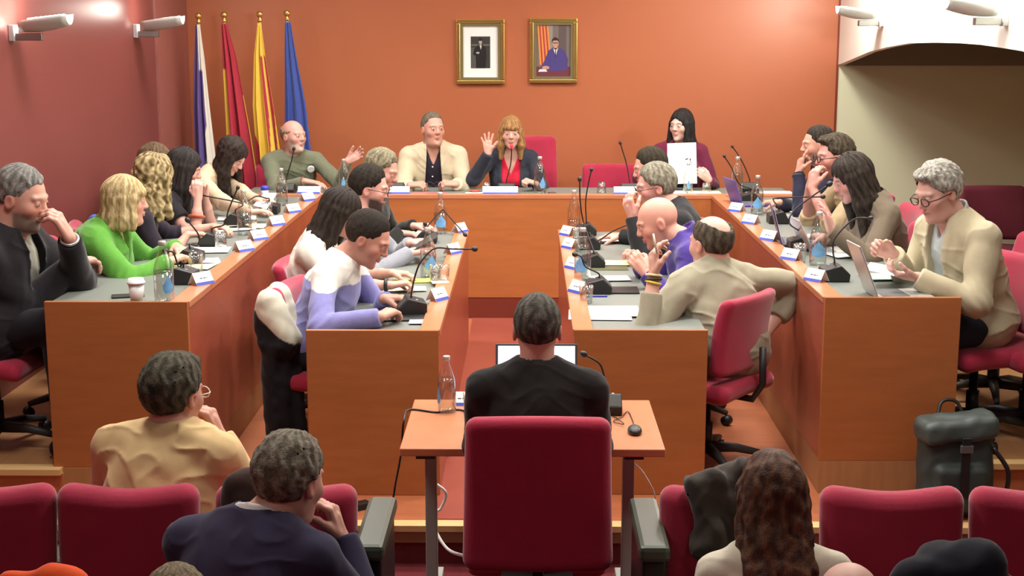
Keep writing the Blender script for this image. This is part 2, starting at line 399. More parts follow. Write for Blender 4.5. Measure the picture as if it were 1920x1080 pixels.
# ------------------------------------------------------------------ flags on poles
def flag(u, v0, v1, Y, widths, colf, label, seed):
    top = aty(u, v0, Y); z0 = .75; t = empty('flag', (top[0], Y, 0.0), 0, label, 'flag', None)
    zt = top[2]
    MB().tube([(0, 0, .05), (0, 0, zt-.04)], .012, 10).build('pole', mat('flag_pole', (190, 150, 90), rough=.4), t)
    MB().lathe([(.16, 0), (.16, .02), (.05, .035), (.025, .08), (.02, .2)], n=24).build('stand', M_GOLD, t)
    m = MB().ball((0, 0, zt), .026, 10); m.lathe([(.016, -.055), (.02, -.045), (.012, -.03), (.012, -.02)], (0, 0, zt), 16); m.build('finial', M_GOLD, t)
    nu, nv = 60, 70; P = []; cols = []
    zb = .55; ztop = zt-.065
    for i in range(nv+1):
        w = i/nv; z = ztop+(zb-ztop)*w
        L, R = np.interp(w, [a[0] for a in widths], [a[1] for a in widths]), np.interp(w, [a[0] for a in widths], [a[2] for a in widths])
        row = []
        for j in range(nu+1):
            q = j/nu; x = L+(R-L)*q; amp = .012+.03*w
            y = -.02-amp*(1+math.sin(q*math.pi*5+seed+w*1.5)+.35*math.sin(q*math.pi*11+seed*2))*(.35+.65*math.sin(q*math.pi))
            x += .008*w*math.sin(q*31+seed)
            row.append((x, y, z)); cols.append(lin(colf(q, w)))
        P.append(row)
    mb = MB().grid(P); o = mb.build('cloth', mat('flag_cloth', attr=True, rough=.75, bump=.15, bscale=300, sheen=.2), t)
    a = o.data.color_attributes.new('Col', 'FLOAT_COLOR', 'POINT'); a.data.foreach_set('color', np.array([c+(1,) for c in cols], F4).ravel())
    so = o.modifiers.new('s', 'SOLIDIFY'); so.thickness = .003
    return t
PU, WH, RD, YE, BL = (92, 72, 134), (222, 220, 206), (166, 34, 54), (228, 190, 66), (52, 74, 150)
flag(372, 30, 0, 10.8, [(0, -.016, .012), (.18, -.036, .036), (.45, -.06, .06), (.73, -.064, .09), (1, -.07, .12)], lambda q, w: PU if q < (.45 if w < .25 else .78 - max(0, w-.55)*1.1) else WH, 'purple and white flag, leftmost of the pole flags', 1)
flag(420, 28, 0, 10.8, [(0, -.018, .025), (.18, -.02, .085), (.58, -.014, .168), (1, -.02, .24)], lambda q, w: YE if (q < .2 and w > .25) or (q < .14+.5*max(0, w-.6) and w > .6) else (RD if q < .97 or w < .4 else YE), 'red and yellow flag, second pole flag from the left', 2)
flag(487, 27, 0, 10.8, [(0, -.014, .014), (.18, -.05, .036), (.45, -.072, .085), (.73, -.056, .13), (1, -.03, .15)],
     lambda q, w: (RD if (int((q*.9+(.0 if w < .5 else .3*(w-.5)))*9) % 2 == 1 and q > .62 and w > .18) or (w > .58 and q < (w-.58)*1.4) else YE), 'yellow flag with narrow red stripes, hanging third from the left', 3)
flag(538, 25, 0, 10.8, [(0, -.014, .03), (.18, -.022, .066), (.45, -.03, .13), (1, -.05, .2)], lambda q, w: BL, 'plain dark blue flag, rightmost of the pole flags', 4)
# ------------------------------------------------------------------ portraits
def portrait(u0, v0, u1, v1, label, kind):
    a = aty(u0, v1, YB-.03); b = aty(u1, v0, YB-.03); W = b[0]-a[0]; Hh = b[2]-a[2]
    t = empty('framed_portrait', ((a[0]+b[0])/2, YB-.001, (a[2]+b[2])/2), 0, label, 'picture', None)
    w, h, f = W/2, Hh/2, .032
    mb = MB()
    for (x0, x1, z0, z1) in ((-w, w, h-f, h), (-w, w, -h, -h+f), (-w, -w+f, -h+f, h-f), (w-f, w, -h+f, h-f)):
        mb.box((x0, -.035, z0), (x1, 0, z1))
    mb.build('frame', M_GOLD, t, bevel=.006)
    mb = MB(); g = .022
    for (x0, x1, z0, z1) in ((-w+f, w-f, h-f-g, h-f), (-w+f, w-f, -h+f, -h+f+g), (-w+f, -w+f+g, -h+f+g, h-f-g), (w-f-g, w-f, -h+f+g, h-f-g)):
        mb.box((x0, -.026, z0), (x1, -.001, z1))
    mb.build('slip', mat('olive_slip', (116, 104, 66), rough=.5), t)
    iw, ih = w-f-g, h-f-g
    def poly(mb, P, k, mi): mb.add([(x*iw, -.012-.0006*k, z*ih) for x, z in P], [tuple(range(len(P)))], mi)
    def oval(cx, cz, rx, rz, n=20): return [(cx+rx*math.cos(2*math.pi*i/n), cz+rz*math.sin(2*math.pi*i/n)) for i in range(n)]
    R = lambda x0, z0, x1, z1: [(x0, z0), (x1, z0), (x1, z1), (x0, z1)]
    if kind == 'mono':
        MB().box((-iw, -.010, -ih), (iw, -.001, ih)).build('mat_board', mat('mount_board', (250, 250, 246), rough=.7), t)
        gs = [(56, 56, 52), (84, 82, 80), (26, 26, 28), (176, 172, 164), (110, 110, 100), (205, 202, 196)]
        ms = [mat('mono_%d' % i, c, rough=.4) for i, c in enumerate(gs)]
        mb = MB(); S = lambda P: [(x*.56, z*.62-.02) for x, z in P]
        poly(mb, S(R(-1, -1, 1, 1)), 0, 0); poly(mb, S(R(-1, -1, -.1, .3)), 1, 1); poly(mb, S(R(-.95, .42, .95, .5)), 1, 4)
        poly(mb, S([(-.45, -1), (.5, -1), (.62, -.2), (.55, .3), (.2, .48), (-.25, .44), (-.62, .25), (-.78, -.12), (-.5, -.22)]), 2, 2)
        poly(mb, S([(-.1, .42), (.14, .42), (.04, .16)]), 3, 5); poly(mb, S(oval(.0, .68, .17, .17)), 4, 3); poly(mb, S(R(-.06, .42, .08, .56)), 3, 3)
        poly(mb, S([(-.17, .72), (.17, .72), (.14, .88), (0, .92), (-.14, .88)]), 5, 2)
        poly(mb, S(oval(-.28, -.03, .18, .06)), 4, 3)
        mb.build('photograph', ms, t)
    else:
        cs = [(122, 110, 104), (150, 142, 132), (176, 60, 64), (224, 150, 70), (74, 64, 130), (196, 150, 130), (58, 44, 40), (236, 232, 228), (110, 52, 66), (96, 84, 84)]
        ms = [mat('col_%d' % i, c, rough=.4) for i, c in enumerate(cs)]
        mb = MB(); poly(mb, R(-1, -1, 1, 1), 0, 0); poly(mb, R(-.45, -.6, -.05, 1), 1, 1); poly(mb, R(.3, -.4, .75, 1), 1, 9)
        for i in range(7):
            poly(mb, [(-.95+i*.09, 1), (-.95+(i+1)*.09, 1), (-.8+(i+1)*.1, -.55), (-.8+i*.1, -.55)], 2, 2 if i % 2 else 3)
        poly(mb, R(-1, -1, 1, -.62), 3, 8)
        poly(mb, [(-.75, -.7), (-.5, -.35), (-.3, .0), (-.05, .12), (.15, -.05), (.4, .12), (.7, -.05), (.86, -.35), (.8, -.75), (0, -.8)], 4, 4)
        poly(mb, [(-.02, .1), (.26, .1), (.14, -.2)], 5, 7); poly(mb, R(.1, -.25, .15, .06), 6, 6); poly(mb, R(.02, .06, .22, .2), 5, 5)
        poly(mb, oval(.12, .3, .19, .17), 6, 5); poly(mb, [(-.1, .3), (-.08, .46), (.1, .54), (.3, .46), (.34, .3), (.24, .4), (0, .4)], 7, 6)
        poly(mb, R(-.04, .29, .28, .32), 8, 6)
        poly(mb, oval(-.45, -.66, .22, .07), 7, 5); poly(mb, [(-.9, -.82), (-.35, -.82), (-.45, -.72), (-.8, -.72)], 8, 7)
        mb.build('photograph', ms, t)
    return t
portrait(856, 36, 946, 158, 'gold framed black and white portrait with wide white mount', 'mono')
portrait(993, 34, 1083, 156, 'gold framed colour portrait of seated figure in blue suit', 'colour')
# ------------------------------------------------------------------ chairs
def rot_z(a): return np.array([[math.cos(a), -math.sin(a), 0], [math.sin(a), math.cos(a), 0], [0, 0, 1]], F4)
def chair_meshes(bw, bh, tag_, m):
    """local frame: sitter faces +y; seat top at z=.46"""
    def back(P):
        x, y, z = P[:, 0], P[:, 1], P[:, 2]
        Q = np.stack([x*(1+.12*(z-.75)), y+.205-.55*x*x+.10*(z-.5)-.03*np.sin((z-.45)*7), z], 1)
        return rbox((0, 0, .50+bh/2), (bw/2, .035, bh/2), .034)(Q)*.85
    def seat(P):
        Q = P.copy(); Q[:, 2] += .02*np.clip((P[:, 1]-.1)/.15, 0, 1)**2-.012*np.cos(P[:, 0]*6)
        return rbox((0, .0, .415), (.245, .235, .045), .044)(Q)*.9
    o1 = sdf_obj('backrest', back, (-.35, -.45, .4), (.35, .15, .6+bh), .011, m)
    o2 = sdf_obj('seat', seat, (-.3, -.3, .3), (.3, .3, .52), .011, m)
    return o1, o2
def star_base(t, oy, L):
    mb = MB(); cm = None; cs = []
    for k in range(5):
        a = 2*math.pi*k/5+.3; c, s_ = math.cos(a), math.sin(a)
        mb.tube([(0, oy, .10), (c*L*.5, oy+s_*L*.5, .095), (c*L, oy+s_*L, .065)], [.03, .022, .014], 8)
        if cm is None:
            q = MB().tube([(0, -.02, 0), (0, .02, 0)], .026, 10).build('caster', M_BLACK, t); cm = q.data
        else: q = link('caster', cm, None, t)
        q.location = (c*L, oy+s_*L, .0265); q.rotation_euler = (0, 0, a); cs.append(q)
    sb = mb.build('star_base', M_BLACK2, t)
    for q in cs: q.parent = sb
def chair_proto(bw=.46, bh=.46, m=None, arms=False):
    t = empty('office_chair', (0, 0, 0)); cm = None
    b, s = chair_meshes(bw, bh, '', m or M_SEAT); b.parent = t; s.parent = t
    mb = MB().lathe([(.03, .10), (.03, .22), (.02, .22), (.02, .37)], n=12); mb.box((-.11, -.09, .365), (.11, .11, .385)); mb.tube([(0, -.05, .37), (0, -.24, .37), (0, -.29, .45), (0, -.285, .62)], .017, 8)
    mb.build('column', M_BLACK, t)
    star_base(t, 0, .29)
    return t
P_CHAIR = chair_proto(.45, .36); P_TALL = chair_proto(.48, .57)
_used = set()
def chair(x, y, z, a, label, tall=False, m=None):
    src = P_TALL if tall else P_CHAIR
    if src.name in _used: c = copy_tree(src)
    else: _used.add(src.name); c = src
    c.location = (x, y, z); c.rotation_euler = (0, 0, a-math.pi/2)
    if m:
        for ch in children(c):
            if ch.name.split('.')[0] in ('backrest', 'seat'):
                ch.data = ch.data.copy(); ch.data.materials.clear(); ch.data.materials.append(m)
    return tag(c, label, 'chair', None)
# ------------------------------------------------------------------ table things
def bottle(p, label, h=.27, water=.6, lab=1.0, la=-math.pi/2, proto={}, rr=None):
    r = .043*h/.27*1.0 if rr is None else rr
    t = empty('water_bottle', p, 0, label, 'bottle', None)
    k = ('%.3f' % h, water)
    pr = [(r*.9, 0.001), (r, .008), (r, h*.52), (r*.93, h*.60), (r*.55, h*.78), (r*.33, h*.86), (r*.30, h*.94)]
    gb = MB().lathe(pr, n=24, capt=False).build('glass_body', M_GLASS, t)
    zw = h*water; wr = [(r*.86, .006), (r*.94, .012)]
    for (a, z) in pr[2:]:
        if z < zw: wr.append((a*.94, z))
    wr.append((np.interp(zw, [q[1] for q in pr], [q[0] for q in pr])*.93, zw))
    MB().lathe(wr, n=24).build('water', M_WATER, t)
    MB().lathe([(r*.36, h*.925), (r*.38, h*.93), (r*.38, h*.995), (r*.34, h)], n=20).build('cap', mat('silver_cap', (200, 196, 188), rough=.3, metal=.5), t)
    if lab:
        mb = MB(); R = r*1.012
        def arc(z, half, n=10): return [(R*math.cos(la+half*(2*i/n-1)), R*math.sin(la+half*(2*i/n-1)), z) for i in range(n+1)]
        z0, hh = h*.17, h*.31; rows = []
        for i in range(13):
            q = i/12; wd = .95*math.sqrt(max(0, 1-((q-.33)/.36)**2)) if q < .40 else .95*(1-(q-.40)/.60)**1.25
            rows.append(arc(z0+hh*q, max(wd, .03)*lab))
        mb.grid(rows); mb.build('droplet_label', mat('droplet_label', (112, 172, 222), rough=.5, var=.25, vscale=30), gb)
    return t
def bottle_carafe(*a, **k): return bottle(*a, **k)
def tumbler(p, label, inv=False, r=.035, h=.095, fill=.0):
    t = empty('drinking_glass', p, 0, label, 'glass', None)
    pr = [(r*.82, 0), (r, h)] if not inv else [(r, 0), (r*.82, h)]
    pr = [(pr[0][0], 0), (pr[0][0]+(pr[1][0]-pr[0][0])*.5, h/2), (pr[1][0], h)]
    o = MB().lathe(pr, n=24, capt=inv, capb=not inv).build('glass_wall', M_GLASS, t)
    so = o.modifiers.new('s', 'SOLIDIFY'); so.thickness = .0025
    zb = 0 if not inv else h-.006
    MB().lathe([(r*.8, zb+.002), (r*.8, zb+.010)], n=24).build('base', M_GLASS, t)
    if fill: MB().lathe([(r*.78, .011), (r*.86, h*fill)], n=24).build('water', M_WATER, t)
    return t
def card(p, a, label, w=.105, h=.06):
    """folded name card; its printed face looks along angle a"""
    t = empty('name_card', p, a, label, 'name card', None)
    d = .035; up = h
    mb = MB().add([(d, -w/2, 0), (d, w/2, 0), (0, w/2, up), (0, -w/2, up), (-d, -w/2, 0), (-d, w/2, 0)], [(0, 1, 2, 3), (3, 2, 5, 4)])
    o = mb.build('card', M_PAPER, t); so = o.modifiers.new('s', 'SOLIDIFY'); so.thickness = .001
    f = lambda q, e=.0012: (d*(1-q)+e, q*up)
    (x0, z0), (x1, z1) = f(.02), f(.24)
    MB().add([(x0, -w/2, z0), (x0, w/2, z0), (x1, w/2, z1), (x1, -w/2, z1)], [(0, 1, 2, 3)]).build('blue_band', M_BLUE, o)
    mb = MB()
    for (ya, yb, q0, q1) in ((-.02, -.006, .5, .56), (-.002, .012, .5, .56), (.016, .022, .5, .56)):
        (x0, z0), (x1, z1) = f(q0), f(q1); mb.add([(x0, ya, z0), (x0, yb, z0), (x1, yb, z1), (x1, ya, z1)], [(0, 1, 2, 3)])
    mb.build('print', M_INK, o)
    return t
def mic(p, a, label, pts, ball=.012, tipm=None, s=1.0):
    """desk microphone unit; front (speaker side) looks along angle a; pts: world points of the gooseneck after the unit"""
    t = empty('desk_microphone', p, a, label, 'microphone', None)
    w = .062*s
    prof = [(-.062, 0), (.062, 0), (.066, .035), (.02, .078), (-.062, .055)]
    vs = [(x*s, -w, z*s) for x, z in prof]+[(x*s, w, z*s) for x, z in prof]; n = 5
    fs = [tuple(range(n)), tuple(range(2*n-1, n-1, -1))]+[(i, n+i, n+(i+1) % n, (i+1) % n) for i in range(n)]
    un = MB().add(vs, fs).build('unit', M_BLACK, t, bevel=.005)
    mb = MB(); sx = .066*s; sl = lambda q, e: ((.066-.046*q)*s+e*.7, (.035+.043*q)*s+e*.7)
    (x0, z0), (x1, z1) = sl(.1, .001), sl(.85, .001)
    mb.add([(x0, -w*.8, z0), (x0, w*.8, z0), (x1, w*.8, z1), (x1, -w*.8, z1)], [(0, 1, 2, 3)]); mb.build('speaker_grille', mat('grille', (62, 62, 58), rough=.7), un)
    MB().lathe([(.006, 0), (.006, .003)], (-.02*s, .03*s, .0665*s), 12).build('button', mat('grey_button', (190, 190, 186)), un)
    Mi = Matrix.Rotation(-a, 4, 'Z'); base = Vector((0, 0, .066*s))
    loc = [base, base+Vector((0, 0, .03))]+[Mi @ (Vector(tuple(q))-Vector(tuple(p))) for q in pts]
    c = catmull(loc, 6); gn = MB().tube(c, .0042, 8).build('gooseneck', mat('dark_stalk', (46, 40, 38), rough=.4, metal=.4), t)
    d = (loc[-1]-loc[-2]).normalized(); e = loc[-1]
    MB().tube([e-d*ball*1.2, e-d*ball*.7, e, e+d*ball*.8, e+d*ball*1.25], [ball*.45, ball*.9, ball*1.1, ball*.9, ball*.35], 12).build('capsule', tipm or M_BLACK, gn)
    return t
def sheet(p, a, label, w=.21, l=.297, th=.003, m=None, cat='paper', name='paper_sheet', curl=0):
    mb = MB(); n = 8
    P = [[(x*l/n-l/2, y*w/n-w/2, th+curl*((x/n-.5)**2*4)) for y in range(n+1)] for x in range(n+1)]
    mb.grid(P); o = mb.build(name, m or M_PAPER, loc=p); o.rotation_euler = (0, 0, a)
    so = o.modifiers.new('s', 'SOLIDIFY'); so.thickness = max(th*.9, .001); so.offset = -1 if mb.f and True else 1
    return tag(o, label, cat)
def slab(name, p, a, label, cat, size, m, bevel=.003):
    o = MB().box((-size[0]/2, -size[1]/2, 0), (size[0]/2, size[1]/2, size[2])).build(name, m, loc=p, bevel=bevel); o.rotation_euler = (0, 0, a)
    return tag(o, label, cat)
def laptop(p, a, label, w=.32, d=.22, tilt=20, body=None, lidm=None, screen=None):
    """screen faces angle a (towards the user)"""
    t = empty('laptop', p, a, label, 'laptop', None); body = body or mat('silver', (196, 196, 190), rough=.35, metal=.5)
    bs = MB().box((-d/2, -w/2, .002), (d/2, w/2, .016)).build('base', body, t, bevel=.004)
    MB().box((-d*.42, -w*.44, .016), (d*.08, w*.44, .0175)).build('keyboard', mat('keys', (90, 92, 92), rough=.6), bs)
    MB().box((d*.14, -w*.16, .016), (d*.44, w*.16, .0172)).build('touchpad', mat('pad', (150, 152, 150), rough=.4), bs)
    Mx = Matrix.Translation((-d/2, 0, .014)) @ Matrix.Rotation(math.radians(-tilt), 4, 'Y')
    ld = MB().box((-.007, -w/2, 0), (0, w/2, d*.98), M=Mx).build('lid', lidm or body, t, bevel=.003)
    MB().box((0, -w*.47, .012), (.0012, w*.47, d*.94), M=Mx).build('screen', screen or mat('screen_glow', (210, 220, 240), rough=.2, emit=(215, 225, 245), es=.9), ld)
    return t
# ------------------------------------------------------------------ audience seats
def seat_meshes():
    def back(P):
        x, y, z = P[:, 0], P[:, 1], P[:, 2]
        Q = np.stack([x*(1-.10*(z-.7)), y-.10*(z-.7)-.35*x*x*0+.0, z+.010*np.cos(x*14)*np.clip((z-.7)/.1, 0, 1)+.012], 1)
        return rbox((0, 0, .66), (.213, .05, .21), .049)(Q)*.9
    def seat(P):
        return rbox((0, .25, .42), (.22, .22, .055), .05)(P)
    return back, seat
_b, _s = seat_meshes()
def audience_seat_proto():
    t = empty('audience_seat', (0, 0, 0))
    sdf_obj('backrest', _b, (-.3, -.2, .35), (.3, .2, 1.0), .009, M_SEAT, t)
    sdf_obj('seat', _s, (-.3, -.05, .3), (.3, .55, .55), .012, M_SEAT, t)
    MB().box((-.20, -.055, .20), (.20, -.02, .50)).build('back_shell', M_BLACK, t, bevel=.01)
    mb = MB().box((-.18, .05, 0), (-.13, .35, .03)).box((.13, .05, 0), (.18, .35, .03)).box((-.17, .16, .03), (-.14, .22, .38)).box((.14, .16, .03), (.17, .22, .38)).box((-.17, -.05, .30), (-.14, .22, .345)).box((.14, -.05, .30), (.17, .22, .345))
    mb.build('frame', M_BLACK2, t)
    return t
P_SEAT = audience_seat_proto()
def audience_seat(x, y, label):
    c = P_SEAT if 'as' not in _used else copy_tree(P_SEAT); _used.add('as')
    c.location = (x, y, ZF); return tag(c, label, 'seat', 'front row audience seats')
def seat_arm(x, y, label, big=False):
    t = empty('seat_armrest', (x, y, ZF), 0, label, 'armrest', 'seat armrests')
    w = .035 if not big else .045
    L = .30 if not big else .42; zt = .60 if not big else .76
    MB().box((-w, -.02, zt-.05), (w, L, zt)).build('pad', mat('olive_leather', (72, 80, 66), rough=.35), t, bevel=.015)
    MB().box((-w*.8, 0, 0), (w*.8, L-.02, zt-.0505)).build('side_panel', mat('black_leather', (34, 34, 32), rough=.4), t, bevel=.01)
    return t
# ------------------------------------------------------------------ people
M_SKIN = mat('skin', attr=True, rough=.5, bump=.08, bscale=400, spec=.35)
M_SKIN.node_tree.nodes['Principled BSDF'].inputs['Subsurface Weight'].default_value = .0
M_HAIR = mat('long_hair_strands', attr=True, rough=.6, bump=.9, bscale=60, vstretch=(6, 6, .8), var=.45, vscale=30, spec=.22)
M_HAIRS = mat('short_hair_strands', attr=True, rough=.75, bump=1., bscale=220, vstretch=(1.5, 1.5, 1), var=.5, vscale=90, spec=.15)
M_CLOTH = mat('woven_cloth', attr=True, rough=.9, bump=.2, bscale=500, var=.06, vscale=40, sheen=.15, spec=.2)
M_KNIT = mat('knit_cloth', attr=True, rough=.95, bump=.4, bscale=260, var=.08, vscale=60, sheen=.3, spec=.15)
UP = V(0, 0, 1)
def frame(yaw, pitch=0, roll=0):
    """columns right, forward, up; yaw is the world angle of the facing, pitch>0 looks down, roll>0 tilts to own right"""
    f = V(math.cos(yaw), math.sin(yaw), 0); r = V(math.sin(yaw), -math.cos(yaw), 0)
    f2 = f*math.cos(pitch)-UP*math.sin(pitch); u2 = UP*math.cos(pitch)+f*math.sin(pitch)
    r3 = r*math.cos(roll)-u2*math.sin(roll); u3 = u2*math.cos(roll)+r*math.sin(roll)
    return np.stack([r3, f2, u3], 1).astype(F4)
def head_field(C, R, s, o):
    fem = o.get('fem'); fat = o.get('fat', 0)
    eyes = [ell((sx*.031, .074, .006), (.0125, .0125, .0115)) for sx in (-1, 1)]
    jw = .046+.012*fat-(.006 if fem else 0)
    def f(P):
        Q = ((P-C)@R)/s; Q = Q.copy(); Q[:, 0] = np.abs(Q[:, 0])
        d = ell((0, -.014, .030), (.074, .095, .088))(Q)
        d = smin(d, ell((0, .020, -.028), (.060+.006*fat, .066, .082))(Q), .03)
        d = smin(d, ell((0, .030, -.078), (jw, .046, .034+.008*fat))(Q), .02)
        d = smin(d, ell((0, .070, -.098), (.020, .016, .016))(Q), .018)
        d = smin(d, ell((.040, .052, -.020), (.024, .024, .024))(Q), .02)
        d = smin(d, cap((0, .082, .026), (.042, .070, .026), .011 if fem else .013, .009)(Q), .012)
        d = smax(d, -ell((.031, .104, .004), (.019, .020, .013))(Q), .012)
        d = smin(d, ell((.031, .074, .005), (.0135, .0145, .0125))(Q), .004)
        d = smin(d, cap((0, .084, .014), (0, .100, -.020), .0075, .0115)(Q), .012)
        d = smin(d, ell((.010, .092, -.024), (.0085, .010, .0075))(Q), .006)
        d = smin(d, cap((0, .0905, -.050), (.018, .083, -.053), .0058, .003)(Q), .004)
        d = smin(d, cap((0, .0885, -.0625), (.015, .083, -.060), .0068, .0035)(Q), .004)
        if fat: d = smin(d, ell((0, .022, -.098), (.05, .045, .030))(Q), .02)
        ear = ell((.076, -.012, -.004), (.009, .019, .031))(Q)
        ear = smax(ear, -ell((.086, -.008, -.002), (.007, .011, .020))(Q), .004)
        d = smin(d, ear, .006)
        return d*s
    return bounded(f, C, .17*s)
def head_color(C, R, s, o, skin):
    sk = np.array(lin(skin)); sk = sk*.86+.14*float(sk.mean())*np.array([1.12, 1., .95]); brow = np.array(lin(o.get('brow', o.get('hair', (70, 60, 50))))); red = sk*np.array([1.0, .72, .70])
    lip = np.array(lin(o.get('lip', (176, 98, 92)))); beard = o.get('beard')
    def col(P):
        Q = ((P-C)@R)/s; x = np.abs(Q[:, 0]); y, z = Q[:, 1], Q[:, 2]
        c = np.tile(sk, (len(P), 1))
        near = (x < .11) & (np.abs(y) < .15) & (np.abs(z) < .16)
        near = near & (np.abs(o['_gh'](P)) < .006)
        def mixin(w, t): nonlocal c; w = (np.clip(w, 0, 1)*near)[:, None]; c = c*(1-w)+np.array(t)*w
        g = lambda cx, cy, cz, r: np.exp(-(((x-cx)**2+(y-cy)**2+(z-cz)**2)/r**2))
        mixin(.7*g(.042, .068, -.025, .026), red); mixin(.7*g(0, .112, -.022, .014), red); mixin(.6*g(.08, -.01, 0, .03), red)
        if beard:
            bc, amt = np.array(lin(beard[0])), beard[1]
            m = np.clip((-.044-z+.45*(x-.035))/.016, 0, 1)*np.clip((y+.006)/.02, 0, 1)
            m = m*np.clip((z+.122)/.012, 0, 1)*np.clip((y-.02+(.105+z)*2)/.02, 0, 1)
            m = np.where((x < .018) & (z > -.047) & (z < -.028) & (y > .08), .9, m)
            mixin(m*amt, bc)
        mixin(np.exp(-((x/.021)**2+((z+.056)/.0085)**2)**1.5)*(y > .076)*.75, lip)
        mixin(np.exp(-((x/.018)**2+((z+.0565)/.0022)**2)**1.5)*(y > .076)*.4, lip*.4)
        mixin(np.exp(-(((x-.032)/.017)**2+((z-.0265-.0*x)/.0045)**2)**1.5)*(y > .055)*.9, brow)
        e = (np.sqrt(((x-.031)/.0110)**2+((z-.004)/.0050)**2) < 1) & (y > .07)
        c[e & near] = np.array(lin((186, 172, 162)))
        e2 = (np.sqrt((x-.030)**2+(z-.004)**2) < .0056) & (y > .07); c[e2 & near] = np.array(lin(o.get('iris', (58, 42, 34))))
        lid = (np.abs(z-.0105) < .0022) & (np.abs(x-.031) < .014) & (y > .066); mixin(lid*.5, sk*.35)
        if o.get('bald_tint'): pass
        return c
    return col
def hair_field(C, R, s, o, body):
    st = o['style']; vol = o.get('vol', .010); seed = o.get('seed', 1.)
    face = ell((0, .098, -.035), (.066+o.get('fw', 0), .075, .100))
    locks = []; L = o.get('len', .3)*s; fw = R[:, 1]; fh = nrm(fw*V(1, 1, 0)); rh = R[:, 0]
    bias = V(*o.get('bias', (0, 0, 0)))
    if st in ('long', 'bob', 'curly'):
        n = 9
        for i in range(n):
            a = math.pi*(-.62+1.24*i/(n-1)); sx, cy = math.sin(a), -math.cos(a)
            fr = .024 if st != 'curly' else .028
            p0 = C+R@V(sx*.074*s, (cy*.088-.008)*s, .02*s)
            side = abs(sx)
            l = L*(1 if side < .93 else o.get('front', 1.))
            p1 = C+R@V(sx*.084*s, (cy*.094-.008)*s, -.05*s)
            p1 = p1+V(0, 0, -l*.2)+bias*.45
            out = .012 if st == 'bob' else (.03 if st == 'curly' else .0)
            p2 = p1*V(1, 1, 0)+V(0, 0, C[2]-l)+bias*1.0+(R@V(sx, cy, 0))*out*s-fh*(.01*L/.3)
            locks.append(cap(p0, p1, fr*s, (fr+.004)*s)); locks.append(cap(p1, p2, (fr+.004)*s, (.016 if st == 'long' else .024)*s))
    def f(P):
        Q = ((P-C)@R)/s; x, y, z = Q[:, 0], Q[:, 1], Q[:, 2]; ax = np.abs(x)
        v = vol
        d = ell((0, -.016, .034), (.077+v*.8, .099+v, .092+v*1.2))(Q)
        if st in ('short', 'bald', 'crop', 'crown'):
            if o.get('quiff'): d = smin(d, ell((0, .045, .100), (.055, .045, .026))(Q), .02)
            t = np.clip((y+.055)/(.125-o.get('recede', 0)), 0, 1); zl = -.068+(.148+o.get('recede', 0)*.2)*t*t*(3-2*t)
            zl = zl+np.where((ax > .05) & (y > .02), -.02, 0)
            lr = .085 if st in ('crop', 'crown') else .05; low = np.clip((lr-.005-(z-zl))/lr, 0, 1); d = d+(.006+v*.75)*low*low; d = smax(d, zl-z, .006)
            d = smax(d, -cap((-.1, -.006, -.010), (.1, -.006, -.010), .030)(Q), .004) if not o.get('overear') else d
            if st == 'bald': d = smax(d, z-.046-np.clip(-y-.03, 0, 1)*.5, .01)
            if st == 'crown': d = smax(d, -ell((0, -.050, .122), (.060, .112, .074))(Q), .01)
        if st in ('long', 'bob', 'curly'):
            if st != 'curly': d = smax(d, -.03-z, .02)
            for c in locks: d = smin(d, c(P)/s, .018)
            d = smax(d, -face(Q), .010)
            if o.get('fringe'): d = smin(d, ell((0, .070, .050), (.060, .030, .028))(Q), .012)
            if o.get('part'): d = d+.003*np.exp(-(x/.008)**2)*np.clip((z-.03)/.04, 0, 1)
        th = np.arctan2(x, -y-.0)*(1 if st not in ('short', 'crop') else 1)
        if st == 'curly' or o.get('curl'):
            k = o.get('curl', 1.); d = d+k*(.008*wob(Q, 5, seed)+.006*wob(Q, 11, seed+2))
        elif st in ('long', 'bob'):
            d = d+o.get('mess', 1.)*(.0022*np.sin(th*22+seed+2*np.sin(z*14+seed))+.003*wob(Q*V(1, 1, .4), 6, seed))+.0012*np.sin(th*37+z*8)
        elif st == 'short':
            d = d+o.get('mess', 1.)*(.0028*wob(Q, 7, seed)*np.clip(z/.03, 0, 1)+.0018*wob(Q*V(2.4, 1, 1), 17, seed))
        else: d = d+.0012*wob(Q, 16, seed)
        if body is not None and st in ('long',): pass
        return d*s*(.55 if (st == 'curly' or o.get('curl')) else .75)
    return f
def hand_prims(W, D, Np, side, s, curl, spread, point=None):
    D = nrm(D); Np = nrm(Np-D*float(Np@D)); T = np.cross(D, Np)*side
    out = []; roots = []
    offs = (.027, .009, -.009, -.026); lens = (.070, .078, .073, .058); pal = (.088, .091, .086, .078)
    for i in range(4):
        a = W+T*offs[i]*.55*s; k = W+D*pal[i]*s+T*offs[i]*s
        out.append(cap(a, k, .0145*s, .0115*s))
        d = nrm(D+T*spread*(offs[i]/.027)*.35); p = k; ang = 0; cu = curl
        if point is not None: cu = point[i]
        r = .0092*s if i < 3 else .0082*s
        for j, (lf, am) in enumerate(((.46, 1.15), (.30, 1.45), (.24, .95))):
            ang += cu*am; dd = d*math.cos(ang)+Np*math.sin(ang); q = p+dd*lens[i]*lf*s
            out.append(cap(p, q, r, r*.92)); p = q; r *= .92
    out.append(cap(W+D*.02*s, W+D*.06*s, .02*s, .018*s))
    b = W+D*.018*s+T*.020*s; m = W+D*.050*s+T*.042*s+Np*.012*s; tc = min(1, curl*1.1)
    d1 = nrm(D*.75+T*(.65-.7*tc)+Np*(.15+.6*tc)); e = m+d1*.030*s; d2 = nrm(d1+Np*.5*tc-T*.4*tc); g = e+d2*.026*s
    out += [cap(b, m, .0155*s, .0125*s), cap(m, e, .0115*s, .0098*s), cap(e, g, .0098*s, .0085*s)]
    return out, W+D*.09*s
